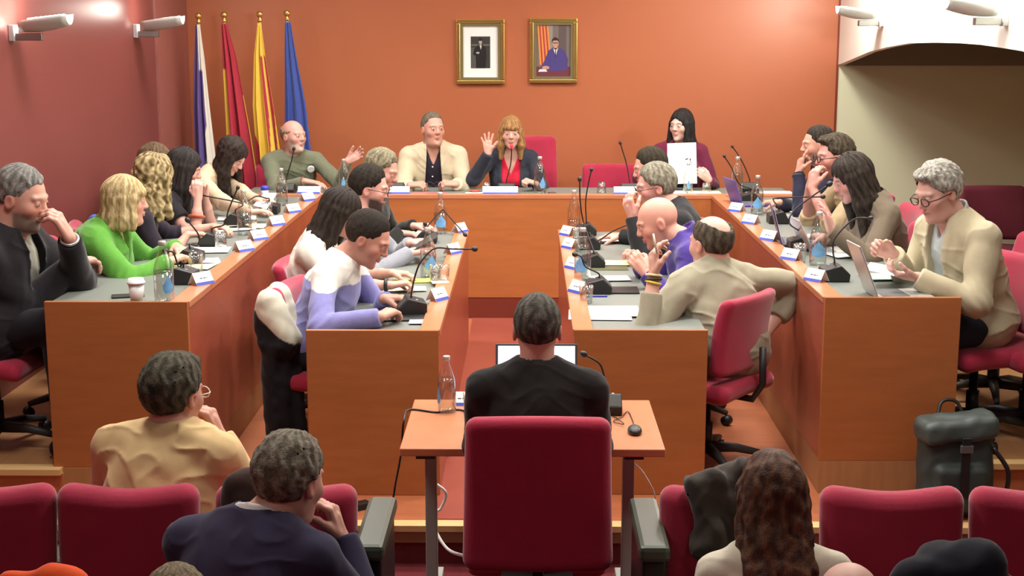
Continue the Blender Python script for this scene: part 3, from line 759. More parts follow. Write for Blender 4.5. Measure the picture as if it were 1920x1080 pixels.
def ik(S, W, L1, L2, pole):
    v = W-S; d = float(np.linalg.norm(v)); k = 1.
    if d > (L1+L2)*.995: k = d/((L1+L2)*.995)
    L1, L2 = L1*k, L2*k; a = (L1*L1-L2*L2+d*d)/(2*d); h = math.sqrt(max(L1*L1-a*a, 0)); n = v/d
    p = V(pole); p = nrm(p-n*float(p@n)); return S+n*a+p*h
PEOPLE = {}
def person(key, label, head, yaw, pitch=0, roll=0, body=None, floor=0., s=1., fem=False, fat=0, skin=(205, 150, 128), hair=None, beard=None,
           arms=None, wear=(), trousers=(40, 42, 52), shoes=(30, 28, 26), lean=None, back=.045, down=.14, N=None, twist=0, trunk=.46, h=.0052,
           sw=None, legs=True, glasses=None, opts=None, shd=None, pelvis_z=None, knees=(.42, .0), feet=None):
    yaw, pitch, roll = map(math.radians, (yaw, pitch, roll)); ba = yaw if body is None else math.radians(body)
    C = V(aty(*head)); R = frame(yaw, pitch, roll); o = dict(opts or {}, fem=fem, fat=fat)
    if hair: o.setdefault('hair', hair['c'])
    if beard: o['beard'] = beard
    hs = s*(.96 if fem else 1.0)
    bf = V(math.cos(ba), math.sin(ba), 0)
    if N is None: N = C-bf*back*s-UP*down*s
    else: N = C+bf*N[0]+V(math.sin(ba), -math.cos(ba), 0)*N[1]-UP*N[2]
    pz = (floor+.46+.095) if pelvis_z is None else pelvis_z
    vert = float(N[2]-pz); hor = math.sqrt(max((trunk*s)**2-vert**2, .0004)) if lean is None else lean
    Pv = N-bf*hor; Pv = V(Pv[0], Pv[1], pz); U = nrm(N-Pv)
    r0 = V(math.sin(ba+math.radians(twist)), -math.cos(ba+math.radians(twist)), 0); r0 = nrm(r0-U*float(r0@U)); Fd = np.cross(U, r0)
    sw = (sw or (.155 if fem else .180))*s
    bs = s*(.92 if fem else 1.)
    L1, L2 = .285*bs, .255*bs
    Sh = {}; El = {}; Wr = {}; handp = []; hc = []
    sh_d = shd or {}
    for sd, nm in ((1, 'R'), (-1, 'L')):
        S = N-U*.062*s+r0*sd*sw+V(*sh_d.get(nm, (0, 0, 0))); Sh[nm] = S
        a = (arms or {}).get(nm) or dict(w=None)
        W = a.get('w')
        if W is None: W = S+Fd*.26*s-U*.33*s-r0*sd*.04
        W = V(W); pole = a.get('pole', (r0*sd*.5-U*.8-Fd*.2)); E_ = ik(S, W, L1, L2, pole)
        El[nm] = E_; Wr[nm] = W
        D = nrm(V(a['d'])) if 'd' in a else nrm(W-E_); Np = V(a.get('n', -UP))
        hp, c = hand_prims(W, D, Np, sd, bs, a.get('curl', .3), a.get('spread', .25), a.get('point')); handp.append(bounded(uni(hp, .007*bs), c, .13*bs, .03)); hc.append(c)
    g = fat
    Rb = np.stack([r0, Fd, U], 1)
    def torso(off, hem=.62, bust=True, top=True):
        f = [ell(N-U*.17*s, ((.150+.035*g)*bs+off, (.100+.04*g)*bs+off, .19*s+off), Rb),
             ell(N-U*.33*s+Fd*.03*g, ((.138+.07*g)*bs+off, (.098+.10*g)*bs+off, .17*s+off), Rb),
             ell(Pv+U*.02+Fd*.03*g, ((.160+.05*g)*bs+off, (.115+.07*g)*bs+off, .13*s+off), Rb)]
        if top:
            for nm in 'RL': f.append(cap(N+U*.004*s+(Sh[nm]-N)*.10, Sh[nm]*.92+N*.08, (.046)*bs+off*.8, (.046+.012*g)*bs+off*.8))
        if fem and bust:
            for sd in (1, -1): f.append(ell(N-U*.20*s+Fd*.085*s+r0*sd*.07*s, (.058*s+off, .055*s+off, .06*s+off), Rb))
        return f
    kn, ft = {}, {}
    for sd, nm in ((1, 'R'), (-1, 'L')):
        H_ = Pv+r0*sd*.09*s-UP*.01; K = V(H_[0], H_[1], floor+.50*s+.03)+bf*knees[0]*s+r0*sd*(.03+knees[1]); kn[nm] = (H_, K)
        A = V(K[0], K[1], floor+.09)+bf*(.02 if feet is None else feet); ft[nm] = A
    prims = torso(-.006)+[cap(C+R@V(0, -.022*s, -.05*s), N-U*.01, (.047 if fem else .056+.012*g)*s, (.052 if fem else .062+.012*g)*s)]
    for nm in 'RL': prims += [cap(Sh[nm], El[nm], (.046+.014*g)*bs, (.038+.008*g)*bs)]
    if legs:
        for nm in 'RL': prims += [cap(kn[nm][0], kn[nm][1], .075*bs, .055*bs), cap(kn[nm][1], ft[nm], .052*bs, .036*bs)]
    fore = []
    for nm in 'RL': fore += [cap(El[nm], El[nm]*.35+Wr[nm]*.65, (.039+.006*g)*bs, .031*bs), cap(El[nm]*.35+Wr[nm]*.65, Wr[nm], .031*bs, .0235*bs)]
    G1 = uni(prims, .035); G2 = uni(fore, .012); GH = head_field(C, R, hs, o); o['_gh'] = GH
    def bodyf(P):
        d = smin(smin(G1(P), G2(P), .015), GH(P), .018)
        for q in handp: d = smin(d, q(P), .008)
        return d
    allp = [C, N, Pv]+list(Sh.values())+list(El.values())+list(Wr.values())+hc+([kn[n][1] for n in 'RL']+[ft[n] for n in 'RL'] if legs else [])
    A = np.array(allp); lo, hi = A.min(0)-.22, A.max(0)+.22
    base = (float(Pv[0]), float(Pv[1]), floor)
    root = sdf_obj('person', bodyf, lo, hi, h, M_SKIN, None, head_color(C, R, hs, o, skin), base)
    tag(root, label, 'person')
    kw = dict(parent=root, base=base)
    if hair:
        hf = hair_field(C, R, hs, hair, None); hcol = np.array(lin(hair['c'])); h2 = np.array(lin(hair.get('c2', hair['c']))); sd_ = hair.get('seed', 1.)
        def hc_(P):
            Q = ((P-C)@R)/hs; th = np.arctan2(Q[:, 0], -Q[:, 1])
            w = .5+.5*np.sin(th*17+2*np.sin(Q[:, 2]*20+sd_)+wob(Q, 6, sd_)*3)
            w = np.clip(w*.8+.3*wob(Q, 9, sd_), 0, 1)
            if hair.get('grad'): w = np.clip(hair['grad']*(.06-Q[:, 2])*8+.3*w, 0, 1)
            return hcol*(1-w[:, None])+h2*w[:, None]
        LL = hair.get('len', .1)*hs+.12 if hair['style'] in ('long', 'bob', 'curly') else .16
        bl = V(*hair.get('bias', (0, 0, 0)))
        sdf_obj('hair', hf, C-V(.2, .2, LL)+np.minimum(bl, 0), C+V(.2, .2, .2)+np.maximum(bl, 0), min(h, .0048), M_HAIR if hair['style'] in ('long', 'bob', 'curly') else M_HAIRS, col=hc_, **kw)
    # clothing
    for w in wear:
        off = w.get('off', .016); sl = w.get('sleeve', 1.); cut = w.get('cut', .0); hemu = w.get('hem', .50)
        tf = torso(off)
        f1 = uni(tf, .04); arm = []
        for nm in 'RL':
            E_, W_, S_ = El[nm], Wr[nm], Sh[nm]
            thick = w.get('thick', 1.)
            if sl > .5:
                arm.append(cap(S_, E_, (.044+.016*g)*bs*thick+off*.7, (.040+.01*g)*bs*thick+off*.6))
                q = (sl-.5)*2; W2 = E_+(W_-E_)*q-nrm(W_-E_)*w.get('cuffgap', .0)
                arm.append(capcut(E_, W2, (.039+.01*g)*bs*thick+off*.6, (.027+.008*(1-q)*2)*bs*thick+off*.6, .0))
            elif sl > 0:
                q = sl*2; arm.append(capcut(S_, S_+(E_-S_)*q, (.050+.01*g)*bs*thick+off*.8, .047*bs*thick+off*.8, .0))
        f2 = uni(arm, .02) if arm else None
        amp = w.get('fold', .004); sdn = w.get('seed', 1.); nk = cap(N+U*.012, C+R@V(0, -.02, -.02), w.get('neck', .062)*s*.93, w.get('neck', .062)*s*.93)
        op = w.get('open'); vd = w.get('v'); col_h = w.get('collar', 0)
        def cf(P, tf=tf, f1=f1, f2=f2, amp=amp, sdn=sdn, nk=nk, op=op, vd=vd, col_h=col_h, off=off, hemu=hemu, w=w):
            d = f1(P); q = P-N; r_, f_, u_ = q@r0, q@Fd, q@U
            fs_ = w.get('fs', 2.2)
            d = d+amp*wob(P, fs_, sdn)+amp*.4*wob(P, fs_*2.3, sdn+3)
            Pw = P+U*(.06*wob(P, 1.2, sdn))[:, None]; rg = 1-np.abs(wob(Pw*V(1, 1, 1.8), fs_*.95, sdn+7)); d = d-amp*.75*rg**6
            if w.get('lapel') and op:
                wd = np.interp(-u_, [0, op[2]*.5, op[2], .6], [op[0], (op[0]+op[1])/2, op[1], op[3] if len(op) > 3 else op[1]]).astype(F4)
                lw = w['lapel']*np.clip(1.15+u_/.34, 0, 1); sg_ = lambda v: 1/(1+np.exp(-np.clip(v, -20, 20))); d = d-.006*sg_((wd+lw-np.abs(r_))/.0025)*sg_(f_/.01)
            d = smax(d, -nk(P), .008)
            d = smax(d, -(u_+hemu*s), .01)
            if vd: # neckline cut: depth, half width
                wd = vd[1]*np.clip(1+u_/vd[0], 0, 1.4); d = smax(d, -np.maximum(np.abs(r_)-wd, np.maximum(-f_, -(u_+vd[0]))), .006)
            if op: # open front: half width at the neck, at depth op[2], lower
                wd = np.interp(-u_, [0, op[2]*.5, op[2], .6], [op[0], (op[0]+op[1])/2, op[1], op[3] if len(op) > 3 else op[1]]).astype(F4)
                cx = op[4] if len(op) > 4 else 0
                d = smax(d, -np.maximum(np.abs(r_-cx)-wd, -f_+.01), .006)
            if w.get('roll'):
                z_ = u_-.012; rr_ = np.sqrt(r_**2+(f_-.012)**2)-(w.get('neck', .062)*s+.006); tr = np.sqrt(rr_**2+(z_*.75)**2)-.013
                tr = smax(tr, f_-.055, .006); d = smin(d, tr, .006)
            if f2 is not None:
                da = f2(P)+amp*.8*wob(P, fs_*1.3, sdn+5)
                for nm in 'RL':
                    qe = P-El[nm]; re = np.linalg.norm(qe, axis=1); ax_ = nrm(Wr[nm]-Sh[nm]); t_ = qe@ax_
                    da = da+.0045*np.sin(t_*150+wob(P, 3, sdn)*1.5)*np.exp(-(re/.085)**2)*min(1., amp/.005)
                    qs = P-Sh[nm]; da = da+.003*np.sin((qs@Fd)*90+(qs@U)*70+sdn)*np.exp(-(np.linalg.norm(qs, axis=1)/.08)**2)
                d = smin(d, da, .022)
            if col_h:
                cc = cap(N-U*.02, N+U*col_h*s+(C-N)*.06, w.get('neck', .062)*s+.014, w.get('neck', .062)*s+.004)
                sh_ = np.abs(cc(P))-.0055; sh_ = smax(sh_, u_-col_h*s+.35*np.clip(f_, -1, .06), .004); sh_ = smax(sh_, -(u_+.05), .004)
                if w.get('cv', .02): sh_ = smax(sh_, -np.maximum(np.abs(r_)-w.get('cv', .02)-.5*np.clip(u_+.02, 0, 1), -f_), .004)
                d = smin(d, sh_, .008)
            return d*.7
        c1 = np.array(lin(w['c']))
        colf = w.get('colf')
        def cc_(P, c1=c1, colf=colf):
            q = P-N
            if colf is None: return np.tile(c1, (len(P), 1))
            return colf(q@r0, q@Fd, q@U, P, c1, dict(El=El, Wr=Wr, Sh=Sh))
        B = np.array([N, Pv]+list(Sh.values())+list(El.values())+list(Wr.values()))
        sdf_obj(w['name'], cf, B.min(0)-.24, B.max(0)+.24, w.get('h', .0065), w.get('m', M_CLOTH), col=cc_, **kw)
    if legs:
        tp = [ell(Pv+Fd*.03*g, ((.166+.05*g)*bs+.012, (.12+.07*g)*bs+.012, .125*s+.01), Rb)]
        for nm in 'RL': tp += [cap(kn[nm][0], kn[nm][1], .088*bs, .068*bs), cap(kn[nm][1], ft[nm], .066*bs, .05*bs)]
        t1 = uni(tp, .03); T_ = np.array([Pv]+[kn[n][1] for n in 'RL']+[ft[n] for n in 'RL']+[kn[n][0] for n in 'RL'])
        sdf_obj('trousers', lambda P: smax(t1(P)+.004*wob(P, 2.5, 4), floor+.075-P[:, 2], .005)*.85, T_.min(0)-.25, T_.max(0)+.25, .013, M_CLOTH, col=lambda P: np.tile(np.array(lin(trousers)), (len(P), 1)), **kw)
        for nm in 'RL':
            A_ = ft[nm]; a1 = V(A_[0], A_[1], floor+.045); fx = uni([cap(a1-bf*.05, a1+bf*.15, .042, .034), cap(a1, A_, .04, .042)], .02)
            sdf_obj('shoe', lambda P, fx=fx: smax(fx(P), floor+.003-P[:, 2], .003), a1-.28, a1+.28, .010, M_CLOTH, col=lambda P: np.tile(np.array(lin(shoes)), (len(P), 1)), **kw)
    def part(name, mb, m):
        me_o = mb.build(name, m, root); me_o.location = (-base[0], -base[1], -base[2]); return me_o
    def hp(x, y, z): return tuple(C+R@V(x*hs, y*hs, z*hs))
    if glasses:
        mb = MB(); gw, gh = .026, .017
        for sx in (-1, 1):
            mb.tube([hp(sx*.033+gw*math.cos(a)*(1 if abs(math.cos(a)) < .8 else .95), .106-.006*abs(math.cos(a)), .002+gh*math.sin(a)) for a in [2*math.pi*i/16 for i in range(16)]], glasses.get('r', .0022), 6, close=True)
            mb.tube([hp(sx*.058, .102, .006), hp(sx*.080, .07, .008), hp(sx*.084, -.005, .008)], glasses.get('r', .0022), 6)
        mb.tube([hp(-.008, .112, .004), hp(0, .115, .006), hp(.008, .112, .004)], glasses.get('r', .0022), 6)
        part('glasses', mb, mat('glasses_'+glasses['n'], glasses['c'], rough=.3))
    info = dict(C=C, R=R, N=N, U=U, F=Fd, r=r0, P=Pv, El=El, Wr=Wr, Sh=Sh, root=root, part=part, hp=hp, bf=bf, s=s, ba=ba, floor=floor)
    PEOPLE[key] = info
    return info
def band(info, side, t, r, name, m, w=.006, n=1, tilt=0):
    """bracelet or watch strap round a forearm"""
    E_, W_ = info['El'][side], info['Wr'][side]; ax = nrm(W_-E_); c = E_+(W_-E_)*t
    a = nrm(np.cross(ax, UP)); b = np.cross(ax, a)
    mb = MB(); mb.tube([tuple(c+(a*math.cos(q)+b*math.sin(q))*r+ax*tilt*math.cos(q)) for q in [2*math.pi*i/20 for i in range(20)]], w, 8, close=True)
    return info['part'](name, mb, m)
Y_, Z_ = aty, atz
PAPERW = M_PAPER
# ---- presiding row
person('A1', 'balding bearded man in olive sweater with round white badge, arm outstretched', (551, 256, 10.4), -38, -2, body=-72, skin=(214, 158, 140), fat=.35,
       hair=dict(style='bald', c=(150, 128, 104), c2=(176, 156, 132), vol=.004), beard=((206, 184, 168), .75),
       arms=dict(R=dict(w=Y_(573, 340, 10.13), d=(1, -.1, -.12), n=(0, 0, -1), curl=.22, pole=(-.6, -.2, -.6)), L=dict(w=Y_(652, 302, 10.22), d=(.75, -.1, .42), n=(-.3, -1, .2), curl=.28, spread=.5, pole=(.3, 0, -1))),
       wear=[dict(name='sweater', c=(116, 120, 98), m=M_KNIT, fold=.006, hem=.46, neck=.066, cuffgap=.01)], opts=dict(brow=(170, 150, 130)))
person('A2', 'man in cream zip jacket over dark navy shirt, holding black glasses', (812, 243, 10.42), -64, -2, body=-86, s=1.04, skin=(204, 148, 126), fat=.25,
       hair=dict(style='short', c=(112, 100, 84), c2=(140, 128, 110), vol=.003, recede=.012, mess=.6),
       arms=dict(R=dict(w=Y_(768, 347, 10.12), d=(1, -.2, .1), n=(.1, .4, -1), curl=.62, pole=(-.35, .3, -1)), L=dict(w=Y_(856, 345, 10.12), d=(-1, -.2, .1), n=(-.1, .4, -1), curl=.62, pole=(.35, .3, -1))),
       wear=[dict(name='shirt', c=(44, 38, 50), off=.012, sleeve=0, collar=.05, v=(.09, .045), cv=.03, fold=.002, hem=.46), dict(name='jacket', c=(208, 194, 164), off=.030, fold=.006, hem=.46, neck=.070, open=(.050, .070, .30, .080), roll=1, lapel=.012)])
person('A3', 'woman with copper blonde hair in dark blazer and red top, raising open hand', (958, 250, 10.4), -88, 3, body=-88, fem=True, skin=(216, 164, 144),
       hair=dict(style='long', c=(150, 108, 62), c2=(196, 150, 100), len=.19, fringe=True, vol=.012, front=1.),
       arms=dict(R=dict(w=Y_(915, 288, 10.2), d=(-.06, -.05, 1), n=(.05, -1, 0), curl=.03, spread=1.0, pole=(-.6, .2, -1)), L=dict(w=Y_(1006, 345, 10.12), d=(-.6, -.3, .25), n=(-.3, .2, -.8), curl=.8, pole=(.4, .2, -1))),
       wear=[dict(name='blouse', c=(200, 38, 62), off=.010, sleeve=0, v=(.15, .06), fold=.003, hem=.46, neck=.06), dict(name='blazer', c=(50, 52, 62), off=.026, fold=.005, hem=.46, neck=.068, open=(.075, .06, .30, .05), lapel=.035, roll=1)], opts=dict(lip=(170, 70, 74)))
person('A4', 'woman with long black hair in maroon blazer, holding up white printed sheet', (1277, 236, 10.42), -128, 2, body=-95, fem=True, skin=(218, 176, 160),
       hair=dict(style='long', c=(30, 27, 27), c2=(50, 44, 42), len=.36, vol=.008, front=1.0, part=True),
       arms=dict(R=dict(w=Y_(1243, 340, 10.2), d=(.5, -.3, .8), n=(.3, 1, 0), curl=.5, pole=(-1, 0, -.6)), L=dict(w=Y_(1330, 338, 10.15), d=(-.7, -.25, .6), n=(-.3, 1, 0), curl=.55, pole=(.4, .2, -1))),
       wear=[dict(name='top', c=(26, 24, 28), off=.010, sleeve=0, v=(.08, .05), hem=.46, neck=.058), dict(name='blazer', c=(104, 36, 60), off=.024, fold=.005, hem=.46, neck=.068, open=(.05, .05, .30, .05), lapel=.035, roll=1)], opts=dict(lip=(178, 96, 100)))
# ---- left wing, facing right
person('L5', 'heavy grey haired bearded man in black cardigan, hand on chin, at left edge', (42, 374, 6.12), -10, 14, body=-6, s=1.17, fat=1.0, skin=(208, 150, 128),
       hair=dict(style='crop', c=(122, 122, 116), c2=(170, 168, 160), vol=.008, curl=.5), beard=((112, 102, 90), .85), lean=.16, N=(-.08, -.0, .15),
       arms=dict(L=dict(w=Y_(130, 445, 6.06), d=(-.42, -.15, .9), n=(-.8, .1, -.3), curl=.55, pole=(.6, .2, -1)), R=dict(w=Y_(138, 492, 6.20), d=(.5, .8, .0), n=(0, 0, -1), curl=.5, pole=(-.3, -.1, -1))),
       wear=[dict(name='t_shirt', c=(158, 156, 140), off=.012, sleeve=0, fold=.004, hem=.55, neck=.07), dict(name='cardigan', c=(36, 33, 36), off=.034, fold=.012, fs=1.6, hem=.60, neck=.080, open=(.06, .09, .30, .13), lapel=.015, roll=1, m=M_KNIT, cuffgap=.02)], h=.005, trousers=(30, 28, 32), knees=(.36, -.02))
person('L4', 'blonde bobbed woman in bright green sweater leaning on left desk', (236, 379, 6.8), 16, 3, body=-2, fem=True, fat=.9, skin=(212, 156, 132), s=1.02, lean=.16,
       hair=dict(style='bob', c=(176, 150, 100), c2=(226, 206, 156), len=.115, vol=.014, fringe=True, mess=.4), N=(-.09, 0, .12),
       arms=dict(R=dict(w=Y_(318, 490, 6.72), d=(.6, .9, .2), n=(0, 0, -1), curl=.4, pole=(.1, -.8, -.8)), L=dict(w=Y_(330, 462, 7.0), d=(.5, -.8, -.1), n=(0, 0, -1), curl=.4, pole=(0, .8, -.8))),
       wear=[dict(name='sweater', c=(94, 156, 62), off=.024, fold=.009, fs=1.8, hem=.52, v=(.13, .055), neck=.066, m=M_KNIT)])
person('L3', 'woman with curly dark blonde hair and navy top, turned away at left desk', (290, 335, 7.55), 42, 8, body=20, fem=True, skin=(208, 152, 130), N=(-.07, 0, .15), lean=.14,
       hair=dict(style='curly', c=(120, 98, 62), c2=(206, 186, 136), len=.21, vol=.022, seed=3.),
       arms=dict(R=dict(w=Z_(352, 440, .78), d=(1, .4, 0), curl=.35, pole=(-.3, -.6, -.8)), L=dict(w=Z_(400, 425, .78), d=(.8, -.4, 0), curl=.3, pole=(0, .6, -.8))),
       wear=[dict(name='top', c=(42, 36, 46), off=.022, fold=.006, hem=.5, sleeve=.62, neck=.068)])
person('L2', 'dark haired woman with clasped hands at mouth and orange bracelet', (346, 318, 8.2), 12, 16, body=0, fem=True, skin=(214, 160, 142), lean=.16,
       hair=dict(style='long', c=(38, 34, 32), c2=(58, 50, 46), len=.36, vol=.012),
       arms=dict(R=dict(w=Y_(371, 372, 8.02), d=(-.05, .15, 1), n=(-.1, 1, 0), curl=.75, pole=(.15, -.3, -1)), L=dict(w=Y_(384, 370, 8.14), d=(-.08, -.2, 1), n=(-.1, -1, 0), curl=.75, pole=(.3, .4, -1))),
       wear=[dict(name='top', c=(40, 38, 42), off=.02, fold=.005, hem=.5, sleeve=.22, neck=.064)])
person('L2b', 'brown haired person mostly hidden behind the curly blonde woman', (294, 306, 8.75), 5, 0, body=0, fem=True, skin=(208, 156, 136), lean=.1,
       hair=dict(style='long', c=(96, 74, 52), c2=(130, 106, 78), len=.22, vol=.012),
       wear=[dict(name='sweater', c=(84, 74, 84), off=.02, fold=.005, hem=.5, neck=.066)])
person('L1', 'woman with long dark wavy hair and beige top, reading a sheet, beside the flags', (434, 293, 9.15), -18, 38, body=-12, fem=True, skin=(216, 166, 146), N=(-.13, 0, .10), lean=.14,
       hair=dict(style='long', c=(40, 33, 30), c2=(70, 56, 48), len=.33, vol=.014, curl=.4, bias=(.02, 0, 0)),
       arms=dict(R=dict(w=Z_(468, 398, .79), d=(1, .2, .1), n=(0, 0, -1), curl=.3, pole=(-.2, -.7, -.8)), L=dict(w=Z_(480, 375, .80), d=(1, -.2, .1), n=(0, 0, -1), curl=.3, pole=(0, .7, -.8))),
       wear=[dict(name='sweater', c=(206, 182, 150), off=.02, fold=.005, hem=.5, neck=.070, sleeve=.98)])
# ---- right wing, facing left
person('R1', 'dark haired man in navy jacket with finger against temple, right desk far end', (1532, 273, 8.95), 184, 4, body=182, skin=(200, 142, 120), beard=((70, 56, 52), .55),
       hair=dict(style='crop', c=(48, 42, 38), c2=(74, 66, 58), vol=.006), lean=.18,
       arms=dict(L=dict(w=Y_(1497, 325, 8.86), d=(.15, 0, 1), n=(1, .2, 0), curl=.8, point=(.12, .8, .9, .9), pole=(-.4, -.3, -1)), R=dict(w=Z_(1462, 380, .79), d=(-1, 0, .05), curl=.45, pole=(.2, .6, -.8))),
       wear=[dict(name='shirt', c=(60, 58, 80), off=.010, sleeve=0, collar=.03, hem=.46), dict(name='jacket', c=(38, 38, 56), off=.022, fold=.005, hem=.48, open=(.05, .05, .3, .05), neck=.07)])
person('R2', 'man with brown beard and glasses in beige shirt, hands at mouth', (1564, 295, 8.2), 188, 6, body=184, skin=(206, 142, 126), beard=((120, 72, 62), .75), s=1.05, N=(-.10, 0, .13),
       hair=dict(style='short', c=(62, 54, 44), c2=(96, 86, 70), vol=.010, mess=1.4, quiff=True), glasses=dict(n='dark', c=(30, 26, 26), r=.003), lean=.2,
       arms=dict(L=dict(w=Y_(1523, 352, 8.02), d=(.12, .1, 1), n=(.8, .5, 0), curl=.6, pole=(-.1, -.5, -1)), R=dict(w=Y_(1518, 350, 8.22), d=(.1, -.2, 1), n=(.8, -.5, 0), curl=.6, pole=(-.1, .5, -1))),
       wear=[dict(name='shirt', c=(176, 154, 120), off=.022, fold=.008, hem=.48, sleeve=.62, collar=.04)])
person('R3', 'woman with very long dark brown hair in grey brown blazer, hand raised', (1597, 335, 7.35), 186, 24, body=188, fem=True, skin=(214, 158, 146), s=1.05, N=(-.13, 0, .12), lean=.12,
       hair=dict(style='long', c=(46, 40, 35), c2=(72, 62, 54), len=.40, vol=.012, bias=(.05, 0, 0), fw=-.004),
       arms=dict(L=dict(w=Y_(1560, 432, 7.12), d=(-.32, .1, 1), n=(-1, .3, -.2), curl=.15, spread=.7, pole=(.6, -.5, -1)), R=dict(w=Z_(1545, 445, .79), d=(-1, -.2, .1), curl=.3, pole=(.2, .7, -.8))),
       wear=[dict(name='blazer', c=(112, 100, 84), off=.026, fold=.006, hem=.52, neck=.070)])
person('R4', 'older grey haired man with glasses in pale cream blazer, holding paper', (1758, 362, 6.3), 205, 20, body=200, skin=(212, 160, 142), s=1.05, fat=.3, N=(-.10, .0, .13), lean=.16,
       hair=dict(style='short', c=(160, 156, 144), c2=(214, 210, 198), vol=.016, mess=1.6, quiff=True, overear=False), glasses=dict(n='tortoise', c=(64, 34, 30), r=.003),
       arms=dict(L=dict(w=Y_(1722, 520, 6.12), d=(-1, .1, .12), n=(.2, .2, 1), curl=.45, pole=(.8, -.5, -.8)), R=dict(w=Y_(1676, 478, 6.38), d=(-1, -.1, .45), n=(.3, -.8, -.3), curl=.62, pole=(.5, .6, -.8))),
       wear=[dict(name='shirt', c=(176, 184, 182), off=.012, sleeve=0, collar=.055, v=(.06, .03), cv=.025, fold=.003, hem=.5), dict(name='blazer', c=(188, 178, 148), off=.034, fold=.009, fs=1.8, hem=.58, neck=.078, open=(.06, .055, .32, .06), lapel=.035, roll=1)], h=.005, knees=(.42, .02))
# ---- inner desk, left of the aisle
person('I4', 'young man with cropped dark hair in white and lavender sweater, using phone', (690, 449, 6.45), -8, 30, body=-10, floor=ZM, skin=(204, 144, 122), s=1.06, N=(-.13, .0, .10), lean=.15,
       hair=dict(style='crop', c=(50, 43, 37), c2=(92, 78, 66), vol=.007, grad=.5),
       arms=dict(R=dict(w=Z_(712, 594, .635), d=(.6, 1, .15), curl=.45, pole=(-.2, -.8, -.6)), L=dict(w=Z_(720, 560, .64), d=(1, -.3, .1), curl=.5, pole=(0, .8, -.6))),
       wear=[dict(name='sweater', c=(134, 132, 184), off=.024, fold=.008, fs=1.8, hem=.52, neck=.068, m=M_KNIT,
                  colf=lambda r, f, u, P, c, k: np.where((P[:, 2]-(k['Sh']['R'][2]-.03)+.10*np.clip(f, -.2, .2) > 0)[:, None], np.array(lin((226, 224, 214))), c))], h=.005)
person('I3', 'woman with long straight dark hair and glasses in off white gilet', (640, 400, 7.15), -6, 22, body=-4, floor=ZM, fem=True, skin=(208, 150, 128), s=1.03, N=(-.12, 0, .13), lean=.12,
       hair=dict(style='long', c=(40, 32, 28), c2=(60, 50, 42), len=.40, vol=.012, bias=(-.10, 0, 0)), glasses=dict(n='black', c=(24, 22, 22)),
       arms=dict(R=dict(w=Z_(733, 535, .63), d=(1, .3, .12), curl=.7, pole=(-.3, -.7, -.7)), L=dict(w=Z_(735, 512, .63), d=(1, -.2, 0), curl=.4, pole=(0, .7, -.7))),
       wear=[dict(name='shirt', c=(148, 150, 154), off=.014, fold=.005, hem=.46, sleeve=.55), dict(name='gilet', c=(216, 208, 194), off=.028, fold=.006, hem=.5, sleeve=.40, neck=.07)])
person('I2', 'dark bearded man with glasses in grey sweater, holding a tablet', (694, 355, 7.95), 2, 12, body=0, floor=ZM, skin=(210, 152, 134), s=1.06, lean=.12, beard=((44, 34, 30), .95),
       hair=dict(style='crop', c=(40, 35, 30), c2=(58, 50, 42), vol=.012), glasses=dict(n='black', c=(24, 22, 22)),
       arms=dict(R=dict(w=Y_(768, 474, 7.75), d=(1, .1, .2), n=(-.1, .3, -1), curl=.45, pole=(-.3, -.7, -.7)), L=dict(w=Y_(768, 456, 7.95), d=(1, -.1, .2), curl=.45, pole=(0, .7, -.7))),
       wear=[dict(name='sweater', c=(146, 148, 156), off=.024, fold=.007, hem=.5, m=M_KNIT)])
person('I1', 'grey blond haired man in black sweater, far end of inner left desk', (716, 320, 8.6), -14, 22, body=-2, floor=ZM, skin=(206, 148, 130), s=1.04, lean=.14,
       hair=dict(style='short', c=(126, 118, 94), c2=(164, 156, 128), vol=.010, mess=1.3),
       arms=dict(R=dict(w=Z_(748, 437, .64), d=(1, .0, -.05), curl=.4, pole=(-.3, -.7, -.7)), L=dict(w=Z_(775, 424, .66), d=(1, -.1, .1), curl=.6, pole=(0, .7, -.7))),
       wear=[dict(name='sweater', c=(42, 42, 38), off=.024, fold=.006, hem=.5, m=M_KNIT)])
# ---- inner desk, right of the aisle
person('J4', 'man with bald crown in grey beige shirt, pen raised, arm over chair back', (1332, 458, 6.5), 124, 4, body=122, floor=ZM, skin=(212, 158, 138), s=1.12, fat=.35, lean=.12, N=(-.02, 0, .12),
       hair=dict(style='crown', c=(70, 62, 50), c2=(112, 102, 86), vol=.006),
       arms=dict(L=dict(w=Y_(1226, 515, 6.22), d=(-.02, .1, 1), n=(.9, .3, 0), curl=.55, point=(.35, .5, .6, .7), pole=(-.5, -.6, -1)), R=dict(w=Y_(1440, 620, 6.6), d=(0, .3, -1), n=(-1, 0, 0), curl=.4, pole=(1, .6, .1))),
       wear=[dict(name='shirt', c=(158, 152, 130), off=.026, fold=.010, fs=1.8, hem=.56, collar=.045, sleeve=.86, neck=.070)], h=.005)
person('J3', 'bald man in purple hooded sweatshirt, leaning on inner right desk', (1232, 418, 7.25), 180, 22, body=178, floor=ZM, skin=(216, 150, 128), s=1.10, N=(-.14, 0, .09), lean=.14,
       arms=dict(L=dict(w=Y_(1212, 512, 7.0), d=(-.5, .3, .6), n=(.5, .5, -.6), curl=.7, pole=(.0, -.6, -1)), R=dict(w=Y_(1200, 500, 7.3), d=(-.3, -.2, .6), curl=.7, pole=(.1, .7, -.8))),
       wear=[dict(name='hoodie', c=(74, 58, 132), off=.030, fold=.009, fs=1.8, hem=.52, m=M_KNIT, collar=.05, neck=.075)])
